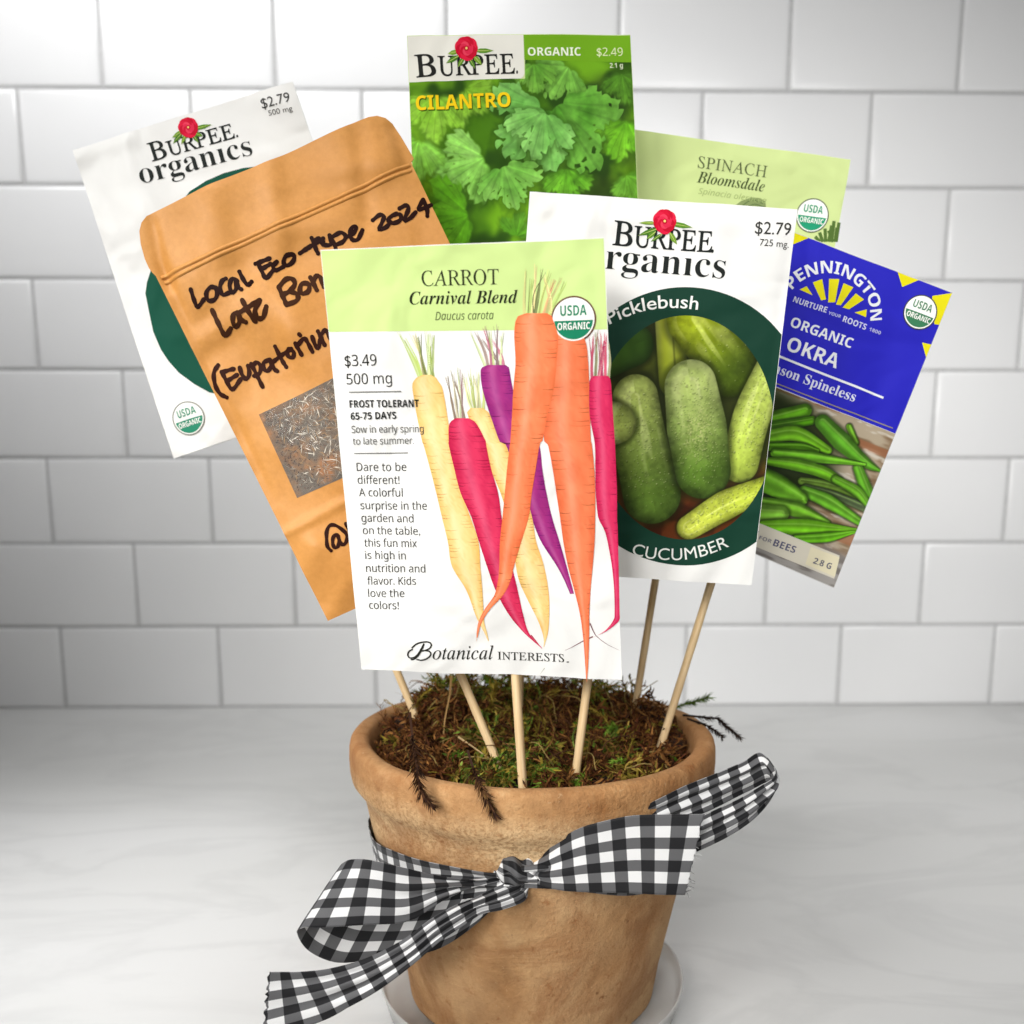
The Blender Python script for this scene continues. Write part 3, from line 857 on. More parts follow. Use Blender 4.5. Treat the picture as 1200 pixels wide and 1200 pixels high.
# ---- the printed photographs are painted as colour fields from traced shapes
def sstep(a, b, x):
    t = np.clip((x - a) / (b - a), 0, 1); return t * t * (3 - 2 * t)
def vnoise(X, Y, sc, seed):
    """smooth value noise"""
    r = np.random.default_rng(seed); G = r.random((64, 64))
    x = X / sc + 1000; y = Y / sc + 1000; i = np.floor(x).astype(int); j = np.floor(y).astype(int); u = x - i; v = y - j
    u = u * u * (3 - 2 * u); v = v * v * (3 - 2 * v); g = lambda a, b: G[b % 64, a % 64]
    return (g(i, j) * (1 - u) + g(i + 1, j) * u) * (1 - v) + (g(i, j + 1) * (1 - u) + g(i + 1, j + 1) * u) * v
def fbm(X, Y, sc, seed):
    return (vnoise(X, Y, sc, seed) + .5 * vnoise(X, Y, sc / 2, seed + 1) + .25 * vnoise(X, Y, sc / 4, seed + 2)) / 1.75
def body_field(X, Y, ax, rad):
    """0 at the axis, 1 on the outline; place along, side across, local radius"""
    n = 26; p = catmull(ax, n); r = np.interp(np.linspace(0, 1, n), np.linspace(0, 1, len(rad)), rad)
    best = np.full(X.shape, 1e9); T = np.zeros(X.shape); S = np.zeros(X.shape); Rr = np.ones(X.shape)
    for i in range(n - 1):
        a, b = p[i], p[i + 1]; d = b - a; L2 = d @ d + 1e-12
        t = np.clip(((X - a[0]) * d[0] + (Y - a[1]) * d[1]) / L2, 0, 1)
        dx, dy = X - a[0] - d[0] * t, Y - a[1] - d[1] * t; rr = r[i] + (r[i + 1] - r[i]) * t
        q = np.hypot(dx, dy) / rr; k = q < best
        best[k] = q[k]; T[k] = ((i + t) / (n - 1))[k]; S[k] = (np.sign(d[0] * dy - d[1] * dx) * q)[k]; Rr[k] = rr[k]
    return best, T, S, Rr
def paint(kind, X, Y, bodies, s):
    img = np.zeros(X.shape + (3,))
    def lay(mask, col): img[...] = img * (1 - mask[..., None]) + np.asarray(col, float) * mask[..., None]
    one = np.ones(X.shape)
    if kind == 'cucumber':
        lay(one, (46, 52, 18)); lay(sstep(.5, .75, fbm(X, Y, 14, 2)), (74, 82, 26))
        lay(sstep(-18, -34, Y), (92, 46, 20)); lay(sstep(.5, .7, fbm(X, Y, 9, 5)) * sstep(-18, -34, Y), (58, 26, 12))
        for bi, (ax, rad, (c1, c2, fl)) in enumerate(bodies):
            q, T, S, Rr = body_field(X, Y, ax, rad)
            m = sstep(0, .35, (1 - q) * Rr)
            lay(.55 * sstep(1.28, .98, q), (26, 32, 10))
            c = np.array(c1) * (1 - T[..., None]) + np.array(c2) * T[..., None]
            sh = 1.14 - .56 * np.clip(q, 0, 1) ** 3 + .12 * np.clip(1 - ((S + .25) / .5) ** 2, 0, 1)
            nz = (fbm(X, Y, 6, 11 + bi) - .5) * .34
            if fl in (1, 2, 4):
                sk = sstep(.52, .80, vnoise(S * 7 + bi * 9, T * 2.2 + bi, 1.0, 50 + bi)) * (1 - q ** 2) * sstep(1.0, .35, T)
                c = c * (1 - .34 * sk[..., None]) + np.array((214, 218, 160)) * .34 * sk[..., None]
                lum = sstep(.56, .78, fbm(X, Y, 1.6, 70 + bi)) - sstep(.44, .24, fbm(X, Y, 1.6, 70 + bi)); nz = nz + .10 * lum
            c = c * (sh + nz)[..., None]
            if fl in (3, 4): 
                st = np.sin(S * (9 if fl == 4 else 6) + bi) * .5 + .5; k = (st * (1 - sstep(.0, .55 if fl == 4 else 1.2, T)) * .30)[..., None]
                c = c * (1 - k) + np.array((196, 206, 140)) * k
            if fl == 3: c = c * (1 - .35 * sstep(.12, 0, np.abs(S - .15)))[..., None]
            lay(m, np.clip(c, 0, 255)) if False else img.__setitem__(Ellipsis, img * (1 - m[..., None]) + np.clip(c, 0, 255) * m[..., None])
            if fl in (1, 2, 4):                                      # warts and pale specks on the skin
                r = np.random.default_rng(40 + bi); P = catmull(ax, 60); rr = np.interp(np.linspace(0, 1, 60), np.linspace(0, 1, len(rad)), rad)
                for k in range({1: 40, 2: 220, 4: 420}[fl]):
                    i = r.integers(4, 58); a = r.uniform(0, 6.28); rho = math.sqrt(r.random()) * .86 * rr[i]
                    cx, cy = P[i] + np.array([math.cos(a), math.sin(a)]) * rho; sz = r.uniform(.16, .42)
                    x0 = int((cx - 2 - X[0, 0]) / .25); x1 = x0 + 17; y0 = int((cy - 2 - Y[0, 0]) / .25); y1 = y0 + 17
                    if x0 < 0 or y0 < 0 or x1 >= X.shape[1] or y1 >= X.shape[0]: continue
                    xx, yy = X[y0:y1, x0:x1], Y[y0:y1, x0:x1]; d = np.hypot(xx - cx, yy - cy); dk = np.hypot(xx - cx - .2, yy - cy + .35)
                    k1 = (.28 * sstep(sz * 1.5, sz * .3, dk))[..., None]; k2 = (r.uniform(.15, .6) * sstep(sz, sz * .3, d))[..., None]
                    img[y0:y1, x0:x1] = img[y0:y1, x0:x1] * (1 - k1) + np.array((46, 62, 18)) * k1
                    img[y0:y1, x0:x1] = img[y0:y1, x0:x1] * (1 - k2) + np.array((206, 210, 150)) * k2
        hl = sstep(9, 1.5, np.hypot((X - bodies[-2][0][1][0]) / 1.0, (Y - bodies[-2][0][1][1] + 1) / 1.6)) * (vnoise(X, Y, .55, 77) ** 2) * .8
        lay(hl, (206, 208, 140))
    elif kind == 'okra':
        u = X * .98 + Y * .18
        lay(one, (166, 152, 130)); lay(sstep(.45, .7, fbm(X * .25, Y, 4, 3)), (120, 96, 72))
        lay(sstep(.5, .62, vnoise(X * .1, Y * 1.0, 5, 8)) * .7, (146, 92, 62)); lay(sstep(.6, .75, fbm(X * .3, Y, 2.2, 9)) * .6, (206, 200, 190))
        lay(sstep(-48, -56, Y), (150, 146, 142)); lay(sstep(-48, -56, Y) * sstep(.5, .7, fbm(X * .2, Y, 2, 14)), (112, 106, 102))
        cx, cy = -12, -22
        lay(sstep(1.05, .7, np.hypot((X - cx) / 44, (Y - cy) / 30)), (34, 44, 18))
        for bi, (ax, rad, (c1, c2, fl)) in enumerate(bodies):
            q, T, S, Rr = body_field(X, Y, ax, [r_ * 1.22 for r_ in rad])
            lay(.6 * sstep(1.45, .95, q), (22, 32, 10))
            m = sstep(0, .3, (1 - q) * Rr)
            rid = np.cos(S * 5.2 + bi * 1.3) * .5 + .5
            c = np.array(c2)[None, None] + (np.array(c1) - np.array(c2))[None, None] * rid[..., None]
            hi = np.clip(1 - ((S - .35) / .16) ** 2, 0, 1) * .30
            c = c * (1.10 - .45 * np.clip(np.abs(S + .15), 0, 1.2) ** 2.5 + (fbm(X, Y, 3.5, 20 + bi) - .5) * .3)[..., None]
            c = c * (1 - hi[..., None]) + np.array((176, 222, 110)) * hi[..., None]
            img[...] = img * (1 - m[..., None]) + np.clip(c, 0, 255) * m[..., None]
    elif kind == 'cilantro':
        lay(one, (70, 118, 16)); lay(sstep(.36, .60, fbm(X, Y, 22, 4)), (112, 168, 28)); lay(sstep(.55, .75, fbm(X, Y, 15, 9)), (40, 74, 14))
        for (x, y, r, a) in ((34, 38, 13, .85), (38, 44, 9, .7), (17, 5, 12, .7), (33, 4, 12, .8), (-2, 8, 6, .4), (4, -16, 8, .7), (46, 20, 8, .5)):
            lay(a * sstep(1.25, .2, np.hypot((X - x) / r, (Y - y) / (r * 1.15))), (38, 54, 20))
        for bi, (ax, (Rm, bl), (c1, c2, fl)) in enumerate(bodies):
            a, b = np.array(ax[0]), np.array(ax[1]); d = (b - a) / np.linalg.norm(b - a)
            dx, dy = X - a[0], Y - a[1]; rho = np.hypot(dx, dy); th = np.arctan2(d[0] * dy - d[1] * dx, d[0] * dx + d[1] * dy)
            sd = np.hypot(dx - d[0] * Rm * .26, dy - d[1] * Rm * .26) - Rm * .20
            r5 = np.random.default_rng(90 + bi)
            for t0 in (-.92, -.02, .88):
                for rad, ang, cr in ((.30, 0, .15), (.42, 0, .18), (.54, 0, .21), (.76, -.24, .10), (.86, 0, .12), (.76, .24, .10), (.60, -.36, .09), (.60, .36, .09), (.90, -.15, .055), (.90, .15, .055), (.70, 0, .16)):
                    an = t0 + ang * (1.0 if t0 == -.02 else .9) + r5.normal(0, .04); rr = rad * Rm * r5.uniform(.92, 1.05) * (1.08 if t0 == -.02 else .95)
                    px, py = a[0] + rr * (d[0] * math.cos(an) - d[1] * math.sin(an)), a[1] + rr * (d[1] * math.cos(an) + d[0] * math.sin(an))
                    sd = np.minimum(sd, np.hypot(X - px, Y - py) - cr * Rm)
            sd = sd + Rm * .065 * (np.abs(((th * 5.3 + .35 * np.sin(rho * .8 + bi)) % 1) - .5) * 2 - .5) * sstep(.35, .7, rho / Rm)
            soft = max(.3, bl * .9); m = sstep(soft, -soft * .35, sd)
            r_out = rho - sd; ser = 0.5
            if bl < 3.2:
                lay(.5 * sstep(3.2, -1.5, sd + .06 * dy), (36, 66, 12))
            k = np.clip(.25 + .45 * rho / Rm + (fbm(X, Y, 7, 30 + bi) - .5) * 1.1, 0, 1)[..., None]
            c = np.array(c1) * (1 - k) + np.array(c2) * k
            if bl < 4:
                v = np.cos(th * 27 + bi) * .5 + .5; fold = np.cos(th * 9.2 + bi * .7)
                c = c * (1 + .07 * fold + (fbm(X, Y, 2.2, 60 + bi) - .5) * .30 - .10 * sstep(.8, 1, v) * sstep(.2, .5, rho / Rm) + .05 * (ser - .5))[..., None]
                for t0 in (-.92, -.02, .88): c = c * (1 + .10 * np.exp(-((th - t0) * rho / .35) ** 2) * sstep(1.0, .3, rho / Rm))[..., None]
            img[...] = img * (1 - m[..., None]) + np.clip(c, 0, 255) * m[..., None]
    return img

PACKETS = {'carrot': {'axes': [[0.995554,-0.089836,0.028312],[-0.036685,-0.092963,0.994993],[-0.086754,-0.991608,-0.095846]],'corners': [[-50.79,79.75],[48.91,79.53],[53.84,-81.71],[-48.22,-76.47]],'creases': [([17.01,78.17],[32.77,55.67],3.5,0.6),([28.91,79.04],[19.16,54.17],4,-0.5),([-18.1,79.16],[-17.55,73.47],2.5,0.3),([43.61,77.83],[49.62,39.05],3.2,-0.5),([-47.47,11.72],[-45.61,-47.26],3.4,0.6),([25.2,-54.98],[41.06,-79.19],4,0.7),([-40.57,-47.33],[-15.66,-78.82],6,0.6),([-1.38,-61.5],[11.16,-80.75],3,-0.4)],'items': [
('poly','header_panel',[[49.64,48.97],[-50.13,51.82],[-50.58,79.43],[48.72,79.21]],(206,229,148),1),
('text','title_lettering','CARROT','roman',[[-15.3,66.05],[12.0,65.62]],5.12,(52,58,34),-0.0015,4),
('text','title_lettering','Carnival Blend','serifbi',[[-19.94,60.05],[18.36,59.11]],4.28,(36,42,24),-0.003,4),
('text','title_lettering','Daucus carota','sansi',[[-11.08,54.37],[9.68,53.96]],2.83,(96,112,66),0,4),
('text','price_lettering','$3.49','sans',[[-45.24,39.61],[-33.34,39.56]],3.96,(38,38,36),0.0,4),
('text','price_lettering','500 mg','sans',[[-45.07,33.18],[-28.2,33.05]],3.77,(38,38,36),0.0,4),
('stroke','growing_notes',[[[-44.5,30.45],[-25.03,30.09]]],0.38,(120,120,116),9),
('text','growing_notes','FROST TOLERANT','sansb',[[-44.56,24.96],[-18.83,24.34]],2.58,(35,35,33),0,9),
('text','growing_notes','65-75 DAYS','sansb',[[-44.43,20.56],[-27.59,20.34]],2.58,(35,35,33),0,9),
('text','growing_notes','Sow in early spring','sans',[[-44.4,15.77],[-17.75,15.19]],2.58,(78,78,74),0,9),
('text','growing_notes','to late summer.','sans',[[-44.26,11.51],[-21.63,11.07]],2.58,(78,78,74),0,9),
('stroke','growing_notes',[[[-44.11,8.2],[-23.98,7.84]]],0.38,(120,120,116),4),
('text','description_lettering','Dare to be','sans',[[-43.65,1.75],[-24.99,1.27]],3.02,(72,72,70),0.0,4),
('text','description_lettering','different!','sans',[[-43.67,-3.04],[-27.79,-3.43]],3.02,(72,72,70),0.0,4),
('text','description_lettering','A colorful','sans',[[-43.58,-7.77],[-26.9,-8.16]],3.02,(72,72,70),0.0,4),
('text','description_lettering','surprise in the','sans',[[-43.41,-12.7],[-18.05,-13.26]],3.02,(72,72,70),0.0,4),
('text','description_lettering','garden and','sans',[[-43.49,-17.52],[-23.38,-17.95]],3.02,(72,72,70),0.0,4),
('text','description_lettering','on the table,','sans',[[-43.33,-22.29],[-21.19,-22.73]],3.02,(72,72,70),0.0,4),
('text','description_lettering','this fun mix','sans',[[-43.11,-27.08],[-22.7,-27.47]],3.02,(72,72,70),0.0,4),
('text','description_lettering','is high in','sans',[[-43.11,-31.87],[-27.37,-32.15]],3.02,(72,72,70),0.0,4),
('text','description_lettering','nutrition and','sans',[[-43.13,-36.9],[-20.05,-37.28]],3.02,(72,72,70),0.0,4),
('text','description_lettering','flavor. Kids','sans',[[-42.94,-41.79],[-23.98,-42.08]],3.02,(72,72,70),0.0,4),
('text','description_lettering','love the','sans',[[-42.9,-46.61],[-28.8,-46.81]],3.02,(72,72,70),0.0,4),
('text','description_lettering','colors!','sans',[[-42.89,-51.33],[-31.18,-51.48]],3.02,(72,72,70),0.0,4),
('stroke','brand_lettering',[[[-26.83,-67.7],[-28.42,-68.67],[-29.1,-70.25],[-28.41,-71.45],[-26.67,-71.27],[-24.85,-69.7],[-23.37,-67.33],[-22.2,-65.37]],[[-22.2,-65.37],[-23.2,-67.73],[-24.68,-70.09],[-26.52,-71.87],[-28.08,-72.25]],[[-27.19,-67.3],[-25.56,-65.73],[-23.21,-64.87],[-20.73,-64.79],[-19.46,-65.79],[-20.12,-67.36],[-22.08,-68.23],[-23.43,-68.42]],[[-22.08,-68.23],[-20.39,-68.64],[-19.89,-69.94],[-21.32,-71.51],[-23.68,-72.39],[-25.76,-72.07]]],0.6,(45,45,40),4),
('text','brand_lettering','otanical','serifi',[[-19.33,-71.96],[4.11,-72.99]],5.5,(45,45,40),0.001,4),
('text','brand_lettering','INTERESTS','roman',[[5.77,-73.14],[31.61,-74.11]],3.24,(45,45,40),0.005,4),
('text','brand_lettering','.','sansb',[[32.59,-74.26],[33.58,-74.26]],3.14,(60,60,55),0,4),
('seal','organic_seal',[37.87,52.82],7.92,(28,130,95),(105,70,52),0),
('carrots','carrot_picture',[([[[6.92,38.3],[13.27,38.08]],[[5.09,37.72],[14.38,37.4]],[[4.26,36.18],[14.7,35.83]],[[4.65,30.15],[15.62,29.79]],[[7.12,20.71],[17.2,20.41]],[[10.11,11.14],[19.75,10.87]],[[11.5,10.08],[24.43,9.72]],[[13.66,1.19],[25.51,0.88]],[[16.92,-7.84],[26.77,-8.07]],[[20.67,-16.97],[28.5,-17.14]],[[24.01,-26.2],[30.97,-26.34]],[[29.48,-35.58],[33.3,-35.64]],[[32.26,-41.24],[34.63,-41.28]],[[34.51,-46.93],[35.97,-46.95]]],(164,48,122),(132,32,112)),([[[0.21,23.37],[4.63,23.24]],[[-0.6,22.65],[5.75,22.45]],[[-1.07,20.96],[7.12,20.71]],[[2.84,11.35],[10.3,11.14]],[[4.64,10.27],[12.39,10.05]],[[6.5,1.37],[15.44,1.14]],[[9.72,-7.67],[18.71,-7.88]],[[12.08,-16.79],[21.12,-16.98]],[[13.74,-26.01],[22.28,-26.17]],[[14.2,-33.45],[24.43,-33.63]],[[15.31,-40.97],[25.86,-41.14]],[[18.28,-48.6],[26.57,-48.72]],[[21.74,-56.31],[26.37,-56.36]],[[23.61,-62.12],[25.75,-62.14]],[[24.07,-65.53],[24.73,-65.53]],[[23.82,-67.96],[24.01,-67.97]]],(246,212,146),(228,178,98)),([[[-16.49,35.68],[-13.79,35.59]],[[-18.65,35.01],[-12.11,34.79]],[[-20.31,33.3],[-11.05,32.99]],[[-20.84,30.98],[-9.74,30.62]],[[-19.98,21.54],[-8.61,21.19]],[[-18.62,11.95],[-7.76,11.65]],[[-18.22,10.91],[-7.25,10.6]],[[-16.22,1.96],[-5.91,1.69]],[[-14.29,-7.1],[-4.74,-7.33]],[[-12.52,-16.26],[-1.91,-16.49]],[[-10.73,-25.54],[0.76,-25.76]],[[-9.65,-34.91],[1.07,-35.09]],[[-4.75,-44.46],[1.39,-44.55]],[[-1.94,-54.09],[1.34,-54.13]],[[-0.52,-57.98],[1.45,-58.0]],[[1.18,-61.88],[2.21,-61.9]],[[2.35,-65.32],[2.72,-65.32]]],(246,212,146),(230,180,98)),([[[-5.48,19.96],[-0.64,19.82]],[[-7.17,19.07],[1.15,18.82]],[[-8.36,16.92],[2.79,16.59]],[[-8.64,11.67],[5.26,11.28]],[[-8.77,10.64],[5.27,10.25]],[[-7.17,1.72],[6.68,1.37]],[[-5.19,-7.32],[8.82,-7.65]],[[-1.55,-16.5],[9.73,-16.74]],[[0.95,-25.76],[11.0,-25.95]],[[3.56,-35.14],[12.85,-35.29]],[[6.4,-44.63],[14.72,-44.75]],[[10.85,-54.25],[16.42,-54.32]],[[16.54,-62.05],[18.4,-62.07]],[[23.06,-68.45],[23.34,-68.45]]],(216,54,92),(186,28,70)),([[[30.84,50.04],[37.81,49.78]],[[30.35,48.89],[40.1,48.53]],[[30.24,44.85],[42.16,44.41]],[[29.33,38.53],[42.8,38.06]],[[28.42,29.38],[43.03,28.9]],[[26.55,20.12],[43.07,19.62]],[[26.48,10.68],[43.3,10.21]],[[27.7,9.63],[43.6,9.18]],[[29.23,0.78],[44.34,0.4]],[[30.34,-8.15],[44.57,-8.49]],[[31.46,-17.21],[44.44,-17.48]],[[32.42,-26.37],[44.12,-26.59]],[[33.84,-35.65],[43.26,-35.81]],[[36.01,-45.06],[42.3,-45.16]],[[38.02,-54.59],[41.7,-54.63]],[[39.14,-64.22],[41.45,-64.24]],[[39.71,-73.98],[41.01,-73.99]],[[39.97,-80.68],[40.44,-80.68]]],(240,130,86),(220,104,64)),([[[44.59,33.16],[49.82,32.99]],[[43.64,32.37],[50.37,32.15]],[[43.06,30.74],[50.73,30.48]],[[42.97,19.63],[51.37,19.37]],[[44.65,9.16],[51.98,8.95]],[[44.7,0.39],[52.25,0.19]],[[44.74,-8.49],[52.52,-8.68]],[[45.5,-17.51],[52.45,-17.66]],[[47.5,-22.09],[52.67,-22.19]],[[48.79,-26.68],[52.72,-26.76]],[[50.3,-35.93],[52.91,-35.98]],[[51.11,-45.29],[53.02,-45.31]],[[51.21,-54.75],[53.12,-54.78]],[[50.82,-57.42],[53.01,-57.45]],[[48.4,-60.84],[50.98,-59.72]],[[46.08,-62.65],[47.46,-62.18]],[[42.83,-64.26],[43.3,-63.97]]],(216,52,96),(188,28,76)),([[[21.23,55.5],[28.66,55.21]],[[18.88,54.97],[30.03,54.54]],[[17.51,53.41],[30.64,52.91]],[[16.76,48.05],[32.27,47.47]],[[16.9,38.96],[31.58,38.45]],[[15.81,29.79],[30.41,29.31]],[[15.09,20.47],[27.89,20.08]],[[14.16,11.03],[25.71,10.71]],[[13.99,10.01],[24.79,9.71]],[[12.58,1.21],[23.11,0.94]],[[11.34,-7.71],[21.4,-7.94]],[[10.09,-16.75],[19.86,-16.96]],[[8.81,-25.91],[16.83,-26.07]],[[8.17,-35.21],[13.77,-35.31]],[[7.48,-40.85],[12.27,-40.93]],[[5.86,-46.52],[9.29,-46.57]],[[1.89,-52.21],[3.94,-52.24]],[[-0.99,-57.97],[0.23,-57.98]],[[-1.83,-63.81],[-1.54,-63.81]]],(242,134,88),(224,108,64))],[([[20.67,52.75],[20.54,60.1],[21.19,68.3]],1.74,(216,214,140)),([[21.83,52.71],[22.51,59.23],[23.43,66.46]],1.74,(176,196,112)),([[23.0,52.67],[24.23,61.15],[25.04,70.75]],1.74,(232,214,150)),([[24.16,52.62],[25.13,60.71],[27.4,69.78]],1.74,(120,128,80)),([[25.33,52.58],[27.03,60.04],[29.48,68.39]],1.74,(196,206,120)),([[26.49,52.53],[28.81,59.18],[31.27,66.57]],1.74,(214,170,120)),([[27.65,52.49],[29.87,58.93],[34.01,66.02]],1.74,(216,214,140)),([[28.81,52.44],[31.47,58.27],[35.36,64.65]],1.74,(176,196,112)),([[29.98,52.4],[29.6,59.14],[28.05,66.7]],1.74,(232,214,150)),([[-17.72,34.42],[-20.55,41.57],[-23.97,49.56]],1.74,(206,222,150)),([[-16.92,34.4],[-18.99,40.48],[-22.21,47.21]],1.74,(180,200,110)),([[-16.12,34.37],[-16.9,41.53],[-19.18,49.56]],1.74,(222,214,150)),([[-15.31,34.34],[-16.57,41.02],[-17.63,48.41]],1.74,(150,160,96)),([[-14.51,34.32],[-14.21,41.56],[-13.92,49.64]],1.74,(214,226,170)),([[-13.71,34.29],[-12.61,41.09],[-12.07,48.66]],1.74,(206,222,150)),([[-12.91,34.26],[-13.36,39.66],[-13.21,45.51]],1.74,(180,200,110)),([[-5.54,18.83],[-6.7,26.14],[-7.62,34.27]],1.36,(150,130,110)),([[-4.69,18.8],[-5.2,26.72],[-6.1,35.61]],1.36,(196,186,160)),([[-3.84,18.78],[-3.51,27.3],[-4.12,36.93]],1.36,(214,220,180)),([[-2.99,18.75],[-3.03,26.65],[-2.28,35.48]],1.36,(170,130,130)),([[-2.15,18.73],[-3.35,25.61],[-5.27,33.27]],1.36,(150,130,110)),([[0.73,22.23],[-0.65,27.9],[-1.87,34.08]],1.55,(226,232,170)),([[1.74,22.2],[1.32,28.47],[0.59,35.38]],1.55,(196,206,130)),([[2.75,22.17],[2.86,27.79],[1.96,33.95]],1.55,(236,230,180)),([[3.76,22.14],[3.3,28.4],[3.45,35.29]],1.55,(226,232,170)),([[4.77,22.1],[4.99,26.88],[5.21,31.99]],1.55,(196,206,130)),([[6.39,36.94],[3.98,42.73],[1.25,49.08]],1.55,(196,206,160)),([[7.34,36.91],[5.87,42.45],[3.59,48.54]],1.55,(170,150,140)),([[8.29,36.87],[7.8,43.41],[6.04,50.7]],1.55,(206,130,150)),([[9.24,36.84],[8.35,42.98],[7.89,49.73]],1.55,(186,196,140)),([[10.18,36.81],[10.45,43.32],[10.74,50.53]],1.55,(146,120,120)),([[11.13,36.78],[11.92,42.24],[12.06,48.22]],1.55,(196,206,160)),([[12.08,36.74],[9.24,41.51],[5.86,46.64]],1.55,(170,150,140)),([[13.03,36.71],[11.68,41.02],[9.6,45.6]],1.55,(206,130,150)),([[44.01,31.99],[43.93,38.7],[44.69,46.12]],1.55,(214,96,120)),([[45.17,31.95],[45.56,39.25],[46.1,47.41]],1.55,(170,170,130)),([[46.33,31.91],[47.18,38.99],[47.48,46.91]],1.55,(226,140,150)),([[47.49,31.88],[47.49,38.17],[48.38,45.08]],1.55,(186,60,100)),([[48.65,31.84],[48.94,38.93],[49.33,46.84]],1.55,(214,96,120)),([[49.81,31.8],[50.36,37.66],[50.22,44.12]],1.55,(170,170,130))],[([[42.84,-63.97],[39.11,-65.67],[35.37,-67.58],[32.08,-69.21]],0.53,(120,60,70)),([[41.81,-58.66],[43.32,-62.33],[44.68,-64.28],[48.33,-67.22],[52.91,-69.69]],0.45,(110,60,70)),([[-0.7,-57.78],[-1.62,-61.37],[-1.99,-65.27]],0.53,(226,160,110)),([[19.21,-63.05],[21.0,-65.5],[23.24,-68.74]],0.45,(190,60,80)),([[40.16,-80.39],[40.31,-82.37]],0.45,(230,120,80)),([[23.94,-76.81],[21.98,-79.58]],0.18,(150,150,120)),([[-0.22,-57.5],[1.08,-59.94]],0.36,(236,190,110))])],
'loc': [-0.01407,0.366,0.25272],'size': [100.88,158.73],'stick': [[14.3,-146.89,0.05],[11.68,-61.17,-4.2]]},'cilantro': {'axes': [[0.997079,0.06721,0.036268],[-0.038911,0.038452,0.998503],[0.065715,-0.996998,0.040955]],'corners': [[-47.3,69.31],[47.06,68.91],[50.7,-69.83],[-49.01,-68.47]],'creases': [([45.57,20.79],[44.06,3.97],2.6,0.5),([39.44,41.69],[47.89,8.47],3,-0.5),([-39.43,63.19],[-37.24,-2.0],5,0.6),([-17.73,68.3],[10.73,58.5],5,0.5)],'items': [
('picture','cilantro_picture','cilantro',[[-47.33,51.55],[1.41,51.28],[1.69,58.73],[47.16,57.88],[49.67,-37.98],[-48.4,-35.31]],[([[-36.14,45.24],[-37.76,31.15]],[17.29,2.37],((126,182,44),(150,204,70),9)),([[-23.94,47.69],[-15.9,39.64]],[11.83,2.18],((110,160,36),(140,190,60),9)),([[-44.46,27.72],[-51.17,6.43]],[19.11,2.0],((110,176,48),(146,206,90),9)),([[-16.73,20.09],[-31.14,13.21]],[20.02,1.27],((112,180,62),(160,216,110),9)),([[-24.35,-3.17],[-37.69,-5.59]],[21.84,1.27],((86,160,22),(120,190,44),9)),([[44.35,34.22],[39.2,19.04]],[16.38,1.82],((96,170,28),(128,196,50),9)),([[43.81,11.72],[45.65,8.05]],[10.92,1.82],((90,150,40),(120,180,60),9)),([[18.09,14.94],[18.73,4.97]],[13.65,1.46],((84,150,30),(116,186,50),9)),([[42.9,52.91],[43.68,45.81]],[10.92,2.37],((70,120,30),(96,150,44),9)),([[20.35,56.29],[13.94,47.13]],[15.47,0.73],((92,150,52),(128,186,76),9)),([[5.38,57.37],[5.95,47.25]],[11.83,0.91],((86,144,44),(116,170,64),9)),([[-4.8,-12.72],[-2.55,-3.65]],[10.01,1.09],((70,128,24),(100,160,44),9)),([[13.76,41.83],[23.21,26.52]],[30.03,0.45],((76,138,38),(118,180,70),9)),([[10.37,39.22],[-2.28,28.31]],[26.39,0.27],((92,158,64),(140,200,104),9)),([[9.4,38.35],[6.16,26.83]],[19.11,0.27],((96,162,66),(140,200,104),9)),([[-9.31,17.26],[-5.49,6.38]],[18.2,0.36],((96,160,56),(136,194,88),9))],1),
('poly','logo_panel',[[1.36,68.83],[1.2,53.3],[0.69,52.08],[-0.46,51.39],[-47.34,50.85],[-47.11,69.03]],(232,230,220),2),
('poly','header_panel',[[47.16,57.71],[1.5,58.73],[1.49,68.83],[46.87,68.63]],(112,166,28),2),
('text','brand_lettering','B','roman',[[-44.47,52.71],[-35.76,53.03]],8.81,(34,34,32),0.011,4),
('text','brand_lettering','URPEE','roman',[[-35.02,53.1],[-2.72,53.36]],7.75,(34,34,32),0.012,4),
('text','brand_lettering','.','serif',[[-2.25,53.35],[-1.51,53.34]],7.75,(34,34,32),0,4),
('flower','flower_emblem',[-22.76,63.66],5.07,[[[-19.58,62.61],[-17.14,61.67],[-14.66,61.64],[-11.32,62.51],[-14.58,63.47],[-17.06,63.5]],[[-26.03,62.69],[-27.62,63.3],[-29.03,63.02],[-30.73,61.74],[-28.67,61.23],[-27.26,61.51]],[[-25.75,61.01],[-27.98,60.97],[-29.74,60.08],[-31.62,58.05],[-28.81,58.38],[-27.04,59.27]],[[-23.99,60.31],[-25.52,59.52],[-26.33,58.32],[-26.68,56.29],[-24.88,57.48],[-24.07,58.69]],[[-20.01,60.93],[-19.81,59.09],[-18.78,57.86],[-16.59,56.84],[-17.14,59.09],[-18.17,60.32]],[[-21.85,59.95],[-21.93,58.25],[-21.24,56.92],[-19.53,55.52],[-19.68,57.67],[-20.38,58.99]]]),
('text','title_lettering','CILANTRO','sansb',[[-44.61,39.12],[-4.75,39.64]],5.71,(58,92,14),0.006,3),
('text','title_lettering','CILANTRO','sansb',[[-44.96,39.57],[-5.11,40.09]],5.71,(246,206,22),0.004,5),
('text','title_lettering','ORGANIC','sansb',[[2.96,60.29],[25.45,60.36]],3.31,(236,242,220),0,4),
('text','price_lettering','$2.49','sans',[[32.32,60.27],[43.56,60.39]],3.31,(222,232,180),0.0,4),
('text','price_lettering','2.1 g','sansb',[[37.76,55.45],[43.44,55.55]],1.97,(214,224,190),0,4)],
